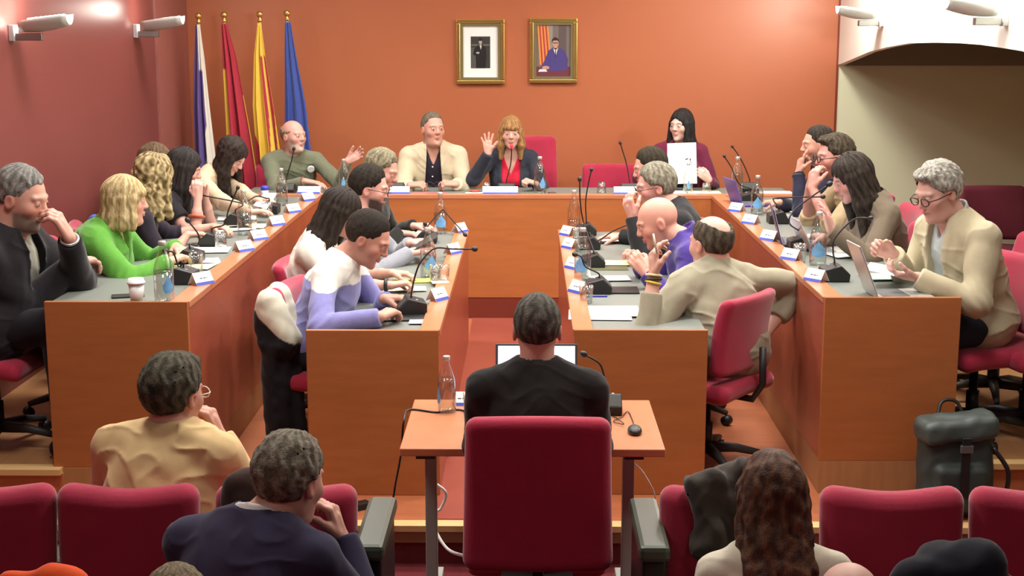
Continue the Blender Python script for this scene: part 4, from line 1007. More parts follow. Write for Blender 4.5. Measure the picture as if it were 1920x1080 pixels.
person('J2', 'grey haired man in black jacket with glasses, hands near his mouth', (1228, 352, 7.95), 181, 10, body=176, floor=ZM, skin=(212, 150, 134), s=1.08, lean=.14, N=(-.12, 0, .12),
       hair=dict(style='short', c=(122, 116, 98), c2=(170, 164, 146), vol=.012, mess=1.), glasses=dict(n='black', c=(24, 22, 22)),
       arms=dict(L=dict(w=Y_(1187, 408, 7.78), d=(-.35, .1, 1), n=(.6, .6, 0), curl=.5, spread=.5, pole=(-.2, -.4, -1)), R=dict(w=Z_(1165, 443, .63), d=(-1, 0, 0), curl=.3, pole=(.1, .7, -.7))),
       wear=[dict(name='jacket', c=(38, 38, 40), off=.028, fold=.006, hem=.5, collar=.03)])
person('J1', 'dark haired man seated at far end of inner right desk, mostly hidden', (1218, 316, 8.65), 178, 14, body=180, floor=ZM, skin=(206, 148, 130), lean=.14,
       hair=dict(style='crop', c=(50, 44, 34), c2=(72, 64, 50), vol=.010),
       wear=[dict(name='jacket', c=(34, 32, 36), off=.024, fold=.006, hem=.5)])
# ---- witness table
person('C', 'man in black suit seen from behind at the small front table', (1007, 620, 4.68), 91, 6, body=90, floor=ZF, skin=(202, 146, 126), s=1.02, lean=.08, sw=.18, N=(-.03, 0, .138),
       hair=dict(style='crop', c=(66, 62, 56), c2=(118, 112, 102), vol=.005),
       arms=dict(L=dict(w=Y_(955, 745, 5.0), d=(.5, 1, 0), curl=.3, pole=(-.3, 0, -1)), R=dict(w=Y_(1065, 745, 5.0), d=(-.5, 1, 0), curl=.3, pole=(.3, 0, -1))),
       wear=[dict(name='shirt', c=(220, 218, 212), off=.008, sleeve=0, collar=.018, hem=.46, neck=.058), dict(name='jacket', c=(36, 34, 33), off=.028, fold=.005, hem=.56, roll=1, neck=.066)], h=.005, knees=(.36, .02))
# ---- audience
person('D1', 'man in tan jacket with glasses seen from behind, hand on cheek', (327, 742, 4.3), 66, 6, body=76, floor=ZF, skin=(206, 146, 124), s=1.04, lean=.12, fat=.3, N=(-.04, 0, .115),
       hair=dict(style='short', c=(62, 58, 48), c2=(112, 106, 88), vol=.014, mess=1.4, quiff=True), glasses=dict(n='clear', c=(210, 200, 180)),
       arms=dict(R=dict(w=Y_(412, 818, 4.42), d=(-.35, -.1, 1), n=(-.8, .1, 0), curl=.75, pole=(.5, 0, -1)), L=dict(w=Y_(300, 960, 4.65), d=(.6, .6, 0), curl=.4)),
       wear=[dict(name='jacket', c=(212, 182, 132), off=.030, fold=.009, fs=1.8, hem=.52, roll=1, neck=.068)], h=.005)
person('D2', 'grey haired man in navy suit jacket seen from behind, chin on hand', (545, 903, 3.7), 62, 12, body=72, floor=ZF, skin=(208, 150, 130), s=1.06, lean=.14, N=(-.10, -.06, .11), fat=.3,
       hair=dict(style='short', c=(104, 96, 82), c2=(160, 150, 132), vol=.012, mess=1.6),
       arms=dict(R=dict(w=Y_(640, 1010, 3.78), d=(-.3, .1, 1), n=(-.8, .1, 0), curl=.7, pole=(.5, 0, -1)), L=dict(w=Y_(560, 1070, 4.05), d=(.6, .6, 0), curl=.4)),
       wear=[dict(name='shirt', c=(232, 230, 226), off=.010, sleeve=0, collar=.042, hem=.3, neck=.062), dict(name='jacket', c=(48, 44, 66), off=.030, fold=.007, fs=1.6, hem=.52, neck=.072, roll=1)], h=.0052)
person('D3', 'woman with long reddish brown hair and cream top seen from behind', (1447, 938, 3.7), 93, 4, body=92, floor=ZF, fem=True, skin=(206, 150, 130), s=1.06, lean=.1, N=(-.05, 0, .13),
       hair=dict(style='long', c=(70, 44, 34), c2=(120, 82, 58), len=.50, vol=.018, seed=2., curl=.5, bias=(0, -.15, 0)),
       wear=[dict(name='top', c=(206, 198, 176), off=.02, fold=.006, hem=.5, neck=.07)], h=.0052)
person('E1', 'person with fair brown hair cut off by the bottom edge, left side', (331, 1160, 3.05), 90, 0, floor=ZF, skin=(206, 150, 130), lean=.2,
       hair=dict(style='short', c=(110, 96, 74), c2=(160, 144, 116), vol=.010), wear=[dict(name='sweater', c=(60, 60, 70))], h=.007, legs=True)
person('E2', 'balding person cut off by the bottom edge, right of the long haired woman', (1590, 1146, 3.05), 90, 0, floor=ZF, skin=(206, 156, 136), lean=.2,
       hair=dict(style='bald', c=(130, 112, 94), vol=.003), wear=[dict(name='sweater', c=(60, 50, 50))], h=.007, legs=True)
I = PEOPLE
# ---- badges, bracelets, watches
a = I['A1']; c = aty(583, 317, 10.26)
def disc_on(info, u, v, r, name, m):
    # stands on the cloth: sight point moved to the chest surface
    N, F_, U_ = info['N'], info['F'], info['U']; c0 = N-U_*.20+F_*.145
    Yc = float(c0[1]); p = V(aty(u, v, Yc)); q = F_; t1 = nrm(np.cross(q, UP)); t2 = np.cross(t1, q)
    mb = MB(); n = 20; ring = [tuple(p+(t1*math.cos(2*math.pi*i/n)+t2*math.sin(2*math.pi*i/n))*r+q*.006) for i in range(n)]
    ring2 = [tuple(V(*x)-q*.012) for x in ring]
    mb.add(ring+ring2, [tuple(range(n)), tuple(range(2*n-1, n-1, -1))]+[(i, n+i, n+(i+1) % n, (i+1) % n) for i in range(n)]); return info['part'](name, mb, m)
disc_on(a, 583, 317, .026, 'badge', M_PAPER)
from mathutils.bvhtree import BVHTree
def on_cloth(info, cname, u, v):
    ob = [c for c in children(info['root']) if c.name.split('.')[0] == cname][0]; off = Vector(info['root'].location)
    bv = BVHTree.FromPolygons([q.co+off for q in ob.data.vertices], [tuple(q.vertices) for q in ob.data.polygons])
    d = Vector(tuple(_ray(u, v))).normalized(); h_ = bv.ray_cast(Vector((0, 0, CH)), d); return ob, h_[0], h_[1]
for (u, v) in ((811, 291), (811, 313), (811, 331)):
    ob, p_, n_ = on_cloth(I['A2'], 'shirt', u, v)
    if p_ is not None and p_.y > 9.9:
        o_ = MB().ball(tuple(p_+n_*.001), .006, 6).build('button', M_PAPER, ob); o_.location = tuple(-Vector(I['A2']['root'].location))
band(I['L2'], 'R', .55, .041, 'bracelet', mat('orange_bracelet', (196, 96, 66), rough=.5), .009)
band(I['L5'], 'L', .96, .036, 'watch', mat('steel_watch', (190, 190, 186), rough=.3, metal=.8), .007)
band(I['I3'], 'R', .90, .029, 'watch_strap', M_BLACK, .009)
band(I['R1'], 'L', .93, .034, 'watch_strap', M_BLACK2, .009)
band(I['A1'], 'R', .93, .034, 'wristband', mat('red_band', (150, 50, 56)), .005)
for t_, m_, w_, tl in ((.99, (214, 206, 150), .006, .0), (.92, (60, 44, 30), .007, .006), (.88, (226, 206, 70), .006, -.006)):
    band(I['J4'], 'L', t_, .034, 'bracelet', mat('bracelet_%d' % m_[0], m_, rough=.7), w_, tilt=tl)
band(I['J2'], 'L', .97, .031, 'bracelet', mat('bead_band', (200, 190, 160)), .004)
# necklace of the woman in green
n_ = I['L4']; mb = MB()
pts = [n_['N']+n_['r']*(.062*math.cos(q))+n_['F']*(.02+.10*max(0, math.sin(q)))-n_['U']*(.015+.14*max(0, math.sin(q))**1.3) for q in [math.pi*i/14 for i in range(15)]]
for p in pts: mb.ball(tuple(p), .008, 6)
n_['part']('necklace', mb, mat('dark_beads', (110, 40, 44), rough=.4))
# pen in the raised hand, glasses held by the man in cream
p = aty(1236, 455, 6.2)
tag(MB().tube([(p[0]-.012, p[1]-.03, p[2]-.045), (p[0]-.03, p[1]-.03, p[2]+.045)], .0045, 8).build('pen', mat('pale_pen', (214, 200, 180), rough=.4)), 'thin pale pen held up by the man in grey beige shirt', 'pen')
p = aty(813, 345, 10.1); mb = MB()
for sx in (-1, 1):
    mb.tube([(p[0]+sx*.03+.024*math.cos(q), p[1]-.02, p[2]+.017*math.sin(q)) for q in [2*math.pi*i/14 for i in range(14)]], .003, 6, close=True)
    mb.tube([(p[0]+sx*.052, p[1]-.02, p[2]+.005), (p[0]+sx*.03, p[1]+.03, p[2]-.02)], .003, 6)
mb.tube([(p[0]-.008, p[1]-.02, p[2]+.004), (p[0]+.008, p[1]-.02, p[2]+.004)], .003, 6)
tag(mb.build('folded_glasses', M_BLACK), 'black folded spectacles held over the pink folder', 'glasses')
# sheet held up by the woman in maroon
def held_sheet(q, label, m, ink=None, name='paper_sheet'):
    a, b, c, d = [V(x) for x in q]; n = nrm(np.cross(b-a, d-a)); e = n*.0015
    o = MB().add([tuple(x-e) for x in (a, b, c, d)]+[tuple(x+e) for x in (a, b, c, d)], [(3, 2, 1, 0), (4, 5, 6, 7), (0, 1, 5, 4), (1, 2, 6, 5), (2, 3, 7, 6), (3, 0, 4, 7)]).build(name, m)
    tag(o, label, 'paper')
    if ink:
        mb = MB()
        for (x0, z0, x1, z1, w) in ink:
            p0 = a+(b-a)*x0+(d-a)*z0+n*.0025; p1 = a+(b-a)*x1+(d-a)*z1+n*.0025; mb.tube([tuple(p0), tuple(p1)], w, 6)
        k = mb.build('print', M_INK, o)
    return o
held_sheet([aty(1252, 345, 10.10), aty(1307, 344, 10.10), aty(1305, 267, 10.14), aty(1251, 269, 10.14)], 'white printed sheet held upright by the woman in maroon', M_PAPER,
           [(.66, .60, .70, .63, .0035), (.63, .59, .63, .62, .004), (.76, .58, .79, .62, .004), (.78, .58, .80, .50, .002)])
# ---- chairs under everybody at the desks
def under(k, label, tall=False, m=None, da=0, dx=0, dy=0):
    i = I[k]; P = i['P']; return chair(float(P[0])+dx, float(P[1])+dy, i['floor'], i['ba']+math.radians(da), label, tall, m)
under('A1', 'wine red office chair of the man in olive sweater', dy=-.05); under('A2', 'wine red office chair of the man in cream jacket', dy=-.05)
under('A3', 'tall wine red chair behind the woman raising her hand', True, dx=.13, dy=-.02); under('A4', 'wine red office chair of the woman in maroon blazer', dy=-.05)
under('L1', 'wine red office chair of the woman in beige top'); under('L2', 'wine red office chair of the woman with orange bracelet')
under('L2b', 'wine red office chair of the hidden brown haired person', dx=.10); under('L3', 'wine red office chair of the curly blonde woman')
under('L4', 'wine red office chair of the woman in green sweater'); under('L5', 'wine red office chair of the heavy man in black cardigan', dx=.05)
under('R1', 'wine red office chair of the man in navy jacket'); under('R2', 'wine red office chair of the man in beige shirt')
under('R3', 'wine red office chair behind the very long haired woman'); under('R4', 'wine red office chair under the man in cream blazer')
under('I1', 'wine red office chair of the man in black sweater', dx=.03); under('I2', 'wine red office chair of the bearded man with tablet', dx=.03)
under('I3', 'wine red office chair of the woman in off white gilet', dx=.15); under('I4', 'wine red office chair of the young man in lavender', dx=.09)
under('J1', 'wine red office chair of the dark haired man, inner right desk', dx=-.04); under('J2', 'wine red office chair of the man in black jacket', dx=-.12)
under('J3', 'wine red office chair of the bald man in purple', dx=-.14); under('J4', 'wine red office chair turned outwards under the man in grey beige shirt', da=20, dx=-.09, dy=-.02)
p = aty(1148, 335, 10.6); chair(p[0], 10.58, 0, -math.pi/2, 'empty wine red chair at the presiding desk, right of the tall one')
p = atz(1885, 640, .46); chair(p[0]+.12, p[1]+.02, 0, math.radians(200), 'large empty wine red chair in front at the right edge', True)
p = aty(1880, 430, 7.0); chair(p[0], 7.0, 0, math.radians(185), 'empty wine red chair at right edge, in front of the darkened one')
p = aty(1862, 340, 9.3); chair(p[0], 9.1, 0, math.radians(-90), 'wine red chair coloured dark for shade against the beige wall', False, M_SEATD)
# presenter chair: broad high back
t = empty('presenter_chair', (.035, 4.28, ZF), 0, 'big crimson office chair back in front of the black suited man', 'chair')
a0 = aty(1010, 785, 4.15); zb = aty(1010, 1074, 4.15)[2]; zt_ = a0[2]
def pf(P):
    x, y, z = P[:, 0], P[:, 1], P[:, 2]+ZF; q = (z-zb)/(zt_-zb)
    Q = np.stack([x*(1+.05*(q-.5)), y+.13-.25*x*x-.02*np.sin(q*3), z-.5*(zt_+zb)+.020*np.clip(q-.6, 0, 1)*np.cos(x*9)*0+.012*(x/.2)**2*np.clip(q-.5, 0, 1)-.006], 1)
    return rbox((0, 0, 0), (.232, .04, (zt_-zb)/2), .038)(Q)*.9
sdf_obj('backrest', pf, (-.35, -.3, .35), (.35, .15, 1.15), .008, mat('crimson_fabric', (178, 24, 62), rough=.85, bump=.25, bscale=500, sheen=.4, var=.12, vscale=8), t)
sdf_obj('seat', lambda P: rbox((0, .38, .42), (.24, .20, .04), .035)(P), (-.3, .1, .36), (.3, .58, .52), .012, MATS['crimson_fabric'], t)
mb = MB().lathe([(.03, .10), (.03, .25), (.02, .25), (.02, .42)], (0, .16, 0), 12); mb.box((-.12, .06, .385), (.12, .26, .412)); mb.tube([(0, .1, .40), (0, -.05, .40), (0, -.12, .5), (0, -.12, .7)], .02, 8); mb.build('column', M_BLACK, t)
star_base(t, .16, .30)
# ---- witness table and its things
zt = .42; t = empty('front_table', (.02, 5.12, ZF), 0, 'small orange wood table with grey steel legs in the centre front', 'table')
MB().box((-.475, -.335, zt-ZF-.03), (.475, .335, zt-ZF)).build('tabletop', M_RIM, t, bevel=.004)
for sx in (-1, 1):
    u = 808 if sx < 0 else 1178; X = aty(u, 900, 5.08)[0]-.02
    MB().box((X-.022, -.05, .04), (X+.022, .0, zt-ZF-.05)).build('leg', M_GSTEEL, t, bevel=.003)
    MB().box((X-.025, -.30, .0), (X+.025, .30, .04)).build('foot', M_GSTEEL, t, bevel=.004)
    MB().box((X-.035, -.30, zt-ZF-.05), (X+.035, .28, zt-ZF-.03)).build('bracket', M_BLACK2, t)
MB().box((-.33, -.04, .06), (.33, -.01, .11)).build('crossbar', M_GSTEEL, t, bevel=.003)
bottle(Z_(838, 772, zt), 'large water bottle on the small front table', h=.225, rr=.037, water=.60, lab=.4, la=math.radians(-150))
tumbler(Z_(880, 773, zt), 'water glass beside the black suited man on front table', fill=.6, r=.025, h=.078)
card(Z_(868, 757, zt), math.radians(-90), 'white and blue name card on small front table', w=.06, h=.05)
lw = Z_(1006, 760, zt); laptop((lw[0], 5.33, zt), -math.pi/2, 'open laptop with lit screen on the front table', w=.33, d=.22, tilt=12, screen=mat('screen_white', (225, 228, 250), rough=.2, emit=(222, 226, 250), es=1.3), body=mat('dark_lid', (70, 70, 78), rough=.4))
p = Z_(1135, 772, zt); mic(p, -math.pi/2, 'desk microphone on the front table beside the suited man', [Y_(1131, 700, p[1]), Y_(1122, 680, p[1]), Y_(1094, 664, p[1])], .012)
p = Z_(1190, 812, zt); t = empty('computer_mouse', p, 0, 'small black computer mouse on the front table', 'mouse')
sdf_obj('shell', lambda P: ell((0, 0, .010), (.027, .046, .020))(P), (-.04, -.06, -.012), (.04, .06, .04), .004, M_BLACK, t)
MB().tube([(0, .018, .026), (0, .03, .024)], .004, 8).build('wheel', mat('wheel', (120, 120, 120)), t)
tag(MB().tube(catmull([Z_(1190, 798, zt+.005), Z_(1178, 772, zt+.004), Z_(1165, 782, zt+.006), Z_(1150, 790, zt+.004), Z_(1170, 795, zt+.01), Z_(1148, 778, zt+.004)], 6), .002, 6).build('mouse_cable', M_BLACK), 'thin black mouse cable coiled on the front table', 'cable')
tag(MB().tube(catmull([Z_(890, 778, zt+.004), Z_(860, 768, zt+.004), Z_(820, 773, zt+.004), Z_(768, 768, zt+.004), Y_(757, 790, 5.15), Y_(752, 850, 5.2), Y_(742, 905, 5.25), Y_(735, 940, 5.3), Z_(720, 960, ZM+.01), Z_(690, 950, ZM+.01)], 6), .004, 6).build('power_cable', M_BLACK), 'black power cable running off the table to the step', 'cable')
slab('power_adapter', Z_(672, 955, ZM), .6, 'small black power adapter lying on the step', 'adapter', (.10, .05, .03), M_BLACK)
tag(MB().tube(catmull([Z_(672, 950, ZM+.02), Z_(664, 925, ZM+.02), Z_(640, 912, ZM+.01), Z_(610, 905, ZM+.01)], 6), .004, 6).build('adapter_cable', M_BLACK), 'short black cable looping from the power adapter', 'cable')
tag(MB().tube(catmull([Y_(815, 905, 5.45), Y_(836, 925, 5.45), Y_(825, 955, 5.47), Y_(812, 958, 5.45), Y_(815, 990, 5.3), Y_(840, 1030, 5.2), Y_(880, 1045, 5.1)], 6), .006, 8).build('white_cable', M_PAPER), 'thick white cable looping below the table left leg', 'cable')
tag(MB().tube(catmull([Y_(1178, 860, 5.2), Y_(1205, 885, 5.3), Y_(1228, 930, 5.4), Z_(1222, 960, ZM+.012)], 6), .003, 8).build('white_cable', M_PAPER), 'thin white cable hanging right of the front table', 'cable')
# ---- audience furniture
for (u0, u1, lab) in ((-160, 95, 'leftmost wine red seat, cut by the left edge'), (110, 365, 'wine red seat with the tan jacketed man in it'), (405, 665, 'wine red seat behind the navy suited man, with dark coat'),
                      (1240, 1505, 'wine red seat with grey coat over it, behind long haired woman'), (1540, 1810, 'empty wine red seat right of the long haired woman'), (1826, 2090, 'wine red seat cut by the right edge')):
    x = aty((u0+u1)/2, 905, 4.0)[0]; audience_seat(x, 4.0, lab)
seat_arm(aty(698, 1000, 3.9)[0], 3.80, 'black and olive armrest left of the aisle', True)
seat_arm(aty(1222, 1000, 3.9)[0], 3.80, 'black and olive armrest right of the aisle', True)
seat_arm(aty(1525, 1000, 4.1)[0], 4.08, 'armrest between the coat seat and the empty seat'); seat_arm(aty(1818, 1000, 4.1)[0], 4.08, 'armrest left of the rightmost seat')
seat_arm(aty(387, 1000, 4.1)[0], 4.08, 'armrest right of the tan jacketed man'); seat_arm(aty(103, 1000, 4.1)[0], 4.08, 'armrest left of the tan jacketed man')
for k, lab in (('D2', 'second row seat under the navy suited man'), ('D3', 'second row seat under the long haired woman'), ('E1', 'third row seat under the fair haired person'), ('E2', 'third row seat under the balding person')):
    P = I[k]['P']; audience_seat(float(P[0]), min(float(P[1])-.22, 3.2 if k[0] == 'D' else 9), lab)
# ---- coats and bags
def blob(name, prims, k, m, c, label, cat, h=.008, fold=.01, fs=2., cut=None, colf=None, pad=.12):
    f0 = uni([p[0] for p in prims], k); pts = np.array([q for p in prims for q in p[1:]]); ctr = pts.mean(0)
    def f(P):
        d = f0(P)+fold*wob(P, fs, len(label))+fold*.4*wob(P, fs*2.7, 2)
        return (cut(P, d) if cut else d)*.8
    c1 = np.array(lin(c))
    o = sdf_obj(name, f, pts.min(0)-pad, pts.max(0)+pad, h, m, None, (lambda P: np.tile(c1, (len(P), 1))) if colf is None else colf, tuple(ctr))
    return tag(o, label, cat)
def cp(a, b, ra, rb=None): return (cap(a, b, ra, rb), a, b)
yc = 6.35
def coat_col(P):
    u_ = P[:, 2]-(zc_-.9*(P[:, 0]-xc_)); cr = np.array(lin((220, 214, 192))); dk = np.array(lin((34, 32, 36)))
    w_ = np.clip((u_+.02*wob(P, 3, 2))/.006, 0, 1)[:, None]; return dk*(1-w_)+cr*w_
q_ = Y_(515, 612, yc-.06); xc_, zc_ = float(q_[0]), float(q_[2])
def fold_cut(P, d): return d+.006*np.sin(P[:, 0]*70+P[:, 1]*55+2*np.sin(P[:, 2]*7))*np.clip((zc_+.05-P[:, 2])/.2, 0, 1)
blob('hanging_coat', [cp(Y_(506, 565, yc-.05), Y_(530, 640, yc-.05), .060, .075), cp(Y_(522, 550, yc+.05), Y_(550, 630, yc+.05), .055, .06), cp(Y_(500, 590, yc-.03), Y_(505, 640, yc-.05), .055, .065), cp(Y_(512, 555, yc+.16), Y_(520, 620, yc+.16), .05, .05),
     cp(Y_(515, 640, yc-.04), Y_(522, 815, yc-.04), .065, .06), cp(Y_(545, 640, yc), Y_(555, 810, yc), .06, .05), cp(Y_(520, 640, yc+.1), Y_(525, 780, yc+.1), .06, .05)], .035, M_CLOTH, (30, 28, 32),
     'black coat with cream fleece lining on chair of the young man in lavender', 'coat', fold=.010, cut=fold_cut, colf=coat_col)
t = blob('blue_jacket', [cp(Y_(178, 415, 6.95), Y_(165, 450, 6.95), .025, .03), cp(Y_(178, 412, 6.95), Y_(205, 415, 6.95), .022)], .03, M_CLOTH, (72, 96, 190), 'blue jacket over the chair behind the woman in green', 'jacket', fold=.005)
c = Y_(1345, 950, 4.0)
blob('draped_coat', [cp(Y_(1325, 905, 3.95), Y_(1340, 1010, 3.93), .05, .06), cp(Y_(1380, 895, 4.0), Y_(1400, 1000, 3.93), .06, .05), cp(Y_(1310, 915, 4.05), Y_(1420, 895, 4.05), .04)], .03, M_CLOTH, (72, 66, 60), 'dark grey coat draped over the seat behind the long haired woman', 'coat', fold=.016, fs=2.6, cut=lambda P, d: d+.006*np.sin(P[:, 0]*60+P[:, 2]*35))
blob('dark_coat', [cp(Y_(450, 915, 3.93), Y_(455, 990, 3.90), .05, .06), cp(Y_(470, 905, 3.95), Y_(480, 980, 3.92), .045)], .03, M_CLOTH, (52, 34, 28), 'dark brown coat on the seat beside the navy suited man', 'coat', fold=.008)
blob('navy_coat', [cp(Y_(1720, 1090, 3.1), Y_(1850, 1060, 3.1), .06, .05), cp(Y_(1760, 1060, 3.15), Y_(1830, 1055, 3.1), .06), cp(Y_(1740, 1150, 3.1), Y_(1880, 1150, 3.1), .09)], .03, M_CLOTH, (26, 26, 36), 'dark navy coat at the bottom edge near the right', 'coat', fold=.01)
blob('orange_jacket', [cp(Y_(20, 1098, 3.0), Y_(60, 1096, 3.0), .03), cp(Y_(100, 1095, 3.0), Y_(130, 1100, 3.0), .045), cp(Y_(20, 1180, 3.0), Y_(150, 1180, 3.0), .09)], .02, M_CLOTH, (226, 84, 36), 'bright orange jacket at the bottom left edge', 'jacket', fold=.006)
# backpack
p = atz(1772, 925, ZM); bx, by = float(p[0])-.04, 5.74
t = empty('backpack', (bx, by, ZM), math.radians(4), 'dark green grey roll top backpack leaning against right desk end', 'bag')
def bk(P):
    x, y, z = P[:, 0], P[:, 1], P[:, 2]; Q = np.stack([x*(1+.15*np.clip(z-.2, -1, .2)), y-.12*z+.02, z], 1)
    d = rbox((0, 0, .19), (.155, .075, .19), .05)(Q); d = smin(d, rbox((0, -.075, .13), (.115, .035, .10), .03)(Q), .015); return (d+.004*wob(P, 4, 1))*.9
M_PACK = mat('pack_fabric', (46, 54, 50), rough=.6, bump=.3, bscale=300)
sdf_obj('main_bag', bk, (-.25, -.25, -.01), (.25, .2, .45), .008, M_PACK, t)
def fl(P):
    x, y, z = P[:, 0], P[:, 1], P[:, 2]; Q = np.stack([x, y-.12*z+.02, z-.10*x], 1); d = rbox((0, -.015, .375), (.165, .085, .05), .03)(Q); return (d+.006*wob(P, 4, 3))*.9
sdf_obj('roll_top_flap', fl, (-.25, -.25, .25), (.25, .2, .5), .008, mat('pack_flap', (66, 76, 72), rough=.5, bump=.2, bscale=300), t)
MB().box((-.018, -.118, .10), (.018, -.108, .36)).build('strap', M_BLACK, t); MB().box((-.025, -.125, .30), (.025, -.108, .33)).build('buckle', mat('buckle', (120, 124, 124), rough=.3, metal=.6), t)
mb = MB().tube(catmull([(-.06, .08, .40), (-.03, .11, .46), (.03, .11, .46), (.06, .08, .40)], 6), .008, 8); mb.build('handle', M_BLACK, t)
mb = MB().tube(catmull([(.14, -.05, .30), (.20, -.08, .2), (.19, -.07, .08), (.15, -.04, .03)], 6), .010, 8); mb.build('side_strap', M_BLACK, t)
# ================================================================ things on the desks
ZO, ZI = .7255, .5855
RT, LT = 0.0, math.pi
def dsk(u, v, z): p = atz(u, v, z); return (float(p[0]), float(p[1]), z)
# left wing
bottle(dsk(309, 567, ZO), 'tall water bottle in front of the green sweater, beside paper cup', h=.27, water=.52, lab=.6, la=math.radians(-50))
bottle(dsk(459, 440, ZO), 'water bottle in the middle of the left desk row', h=.26, water=.50, lab=0)
bottle(dsk(529, 385, ZO), 'water bottle near the left back desk corner', h=.25, water=.5, lab=0)
tumbler(dsk(369, 511, ZO), 'empty glass on left desk nearest the camera'); tumbler(dsk(414, 468, ZO), 'empty glass between two name cards, mid left desk')
tumbler(dsk(501, 407, ZO), 'water glass at the far part of the left desk', fill=.6); tumbler(dsk(474, 425, ZO), 'glass just right of the middle left bottle', r=.028, h=.07)
t = empty('paper_cup', dsk(257, 568, ZO), 0, 'white takeaway paper cup with lid on the left desk end', 'cup')
MB().lathe([(.026, 0), (.034, .088)], n=24).build('cup_body', M_PAPER, t); MB().lathe([(.039, .086), (.039, .094), (.035, .096), (.033, .108), (.030, .109)], n=24).build('lid', mat('lid_white', (246, 246, 244), rough=.4), t)
slab('mobile_phone', dsk(240, 556, ZO), .3, 'black phone lying beside the white paper cup', 'phone', (.14, .07, .008), M_BLACK)
for q, lab in (((362, 532), 'name card nearest the camera on left desk'), ((438, 470), 'name card right of the first empty glass, left desk'), ((468, 449), 'largest looking name card before the middle left bottle'), ((506, 422), 'name card left of the far water glass, left desk'),
               ((536, 398), 'name card in front of the far water glass, left desk'), ((557, 376), 'name card nearest the left back corner of the desks')):
    x, y, z = dsk(*q, .741); card((-1.497, y, z), RT+math.radians(-40), lab, w=.10, h=.055)
def tip(u, v, Y): return Y_(u, v, Y)
m0 = dsk(345, 530, ZO); mic(m0, LT, 'black desk microphone behind the tall left bottle', [tip(335, 500, m0[1]), tip(325, 474, m0[1]), tip(311, 471, m0[1]-.02)], .013)
m0 = dsk(366, 495, ZO); mic((m0[0]-.03, m0[1]+.03, ZO), LT, 'desk microphone behind the nearest empty glass, left desk', [tip(371, 460, 7.0), tip(372, 440, 7.0), tip(352, 413, 7.0)], .013)
m0 = dsk(412, 462, ZO); mic((m0[0]-.04, m0[1]+.02, ZO), LT, 'desk microphone with upright neck before the clasped hands', [tip(422, 420, 7.4), tip(428, 395, 7.4), tip(446, 352, 7.4)], .010)
m0 = dsk(455, 425, ZO); mic((m0[0]-.05, m0[1]+.06, ZO), LT, 'desk microphone with long level neck, mid left desk', [tip(455, 385, 8.1), tip(445, 379, 8.1), tip(378, 366, 8.1)], .011)
m0 = dsk(517, 400, ZO); mic((m0[0]-.04, m0[1], ZO), LT, 'desk microphone near the far water glass, left desk', [tip(500, 372, 8.6), tip(482, 368, 8.6), tip(462, 378, 8.55)], .010)
for q, r_, lab, mm in (((395, 492), .3, 'white papers beside the nearest left microphone', M_PAPER), ((402, 500), -.1, 'cream printed leaflet on near left desk', M_CREAM), ((435, 430), .5, 'white papers under the dark haired woman elbows', M_PAPER),
                   ((445, 410), .2, 'white sheet before the beige topped woman', M_PAPER), ((388, 470), .1, 'white sheet under the curly blonde woman arms', M_PAPER), ((490, 425), 0., 'cream paper beside the far left glass', M_CREAM)):
    x, y, z = dsk(*q, ZO+.002); sheet((min(x, -1.68), y, z+.003*(hash(lab) % 1)), r_, lab, m=mm, l=.24, w=.18)
held_sheet([Z_(475, 385, .79), Z_(500, 392, .79), Y_(520, 362, 9.3), Y_(495, 362, 9.4)], 'white sheet held by the woman in beige top', M_PAPER)
t = empty('small_can', dsk(497, 372, ZO), 0, 'small blue and white tub beside the olive sweater man', 'can'); MB().lathe([(.024, 0), (.026, .06)], n=20).build('tub', mat('pale_tub', (200, 206, 230)), t); MB().lathe([(.027, .06), (.027, .085), (.015, .09)], n=20).build('cap', mat('blue_cap', (70, 70, 190)), t)
# back desk
def bd(u, Y, z=ZO): p = aty(u, 350, Y); return (float(p[0]), Y, z)
bottle(bd(645, 10.05), 'water bottle beside the outstretched arm at the back desk', h=.24, water=.45, lab=.4); bottle(bd(1012, 9.93), 'water bottle beside the woman in red top', h=.27, water=.8, lab=.6, la=math.radians(-60))
bottle(bd(1290, 9.98), 'water bottle in front of the held up sheet', h=.22, water=.3, lab=.4)
bottle(bd(1382, 9.93), 'water bottle at right corner of the back desk', h=.27, water=.55, lab=0)
for u, w, lab in ((580, .16, 'wide white name card of the olive sweater man'), (735, .25, 'wide white name card of the cream jacket man'), (938, .25, 'wide white name card of the woman raising her hand'), (1180, .22, 'wide white name card before the empty back chair')):
    p = aty(u, 362, 9.83); card((float(p[0]), 9.84, .741), -math.pi/2, lab, w=w, h=.05)
mic(bd(742, 10.0), -math.pi/2, 'desk microphone beside the cream jacketed man', [tip(741, 330, 10.0), tip(741, 322, 10.0)], .009)
m0 = bd(950, 9.98); mic(m0, -math.pi/2, 'desk microphone with red lit tip before the woman speaking', [tip(957, 310, 10.0), tip(959, 290, 10.0), tip(959, 274, 10.0)], .013, mat('red_light_ring', (230, 40, 50), rough=.4, emit=(240, 40, 50), es=1.2))
m0 = bd(1180, 9.98); mic(m0, -math.pi/2, 'desk microphone before the empty back chair', [tip(1174, 305, 10.0), tip(1168, 285, 10.0), tip(1163, 268, 10.0)], .011)
m0 = bd(537, 9.95); mic(m0, -math.pi/2, 'desk microphone in front of the olive sweater man', [tip(541, 320, 9.95), tip(547, 300, 9.95), tip(551, 279, 9.95)], .012)
m0 = bd(1405, 10.05); mic(m0, -math.pi/2, 'desk microphone at the right back corner, higher tip', [tip(1395, 310, 10.05), tip(1384, 290, 10.05), tip(1373, 275, 10.05)], .010)
slab('pink_folder', bd(805, 9.93), 0, 'pink folder under the hands of cream jacketed man', 'folder', (.25, .10, .006), mat('pink_card', (224, 98, 110), rough=.6))
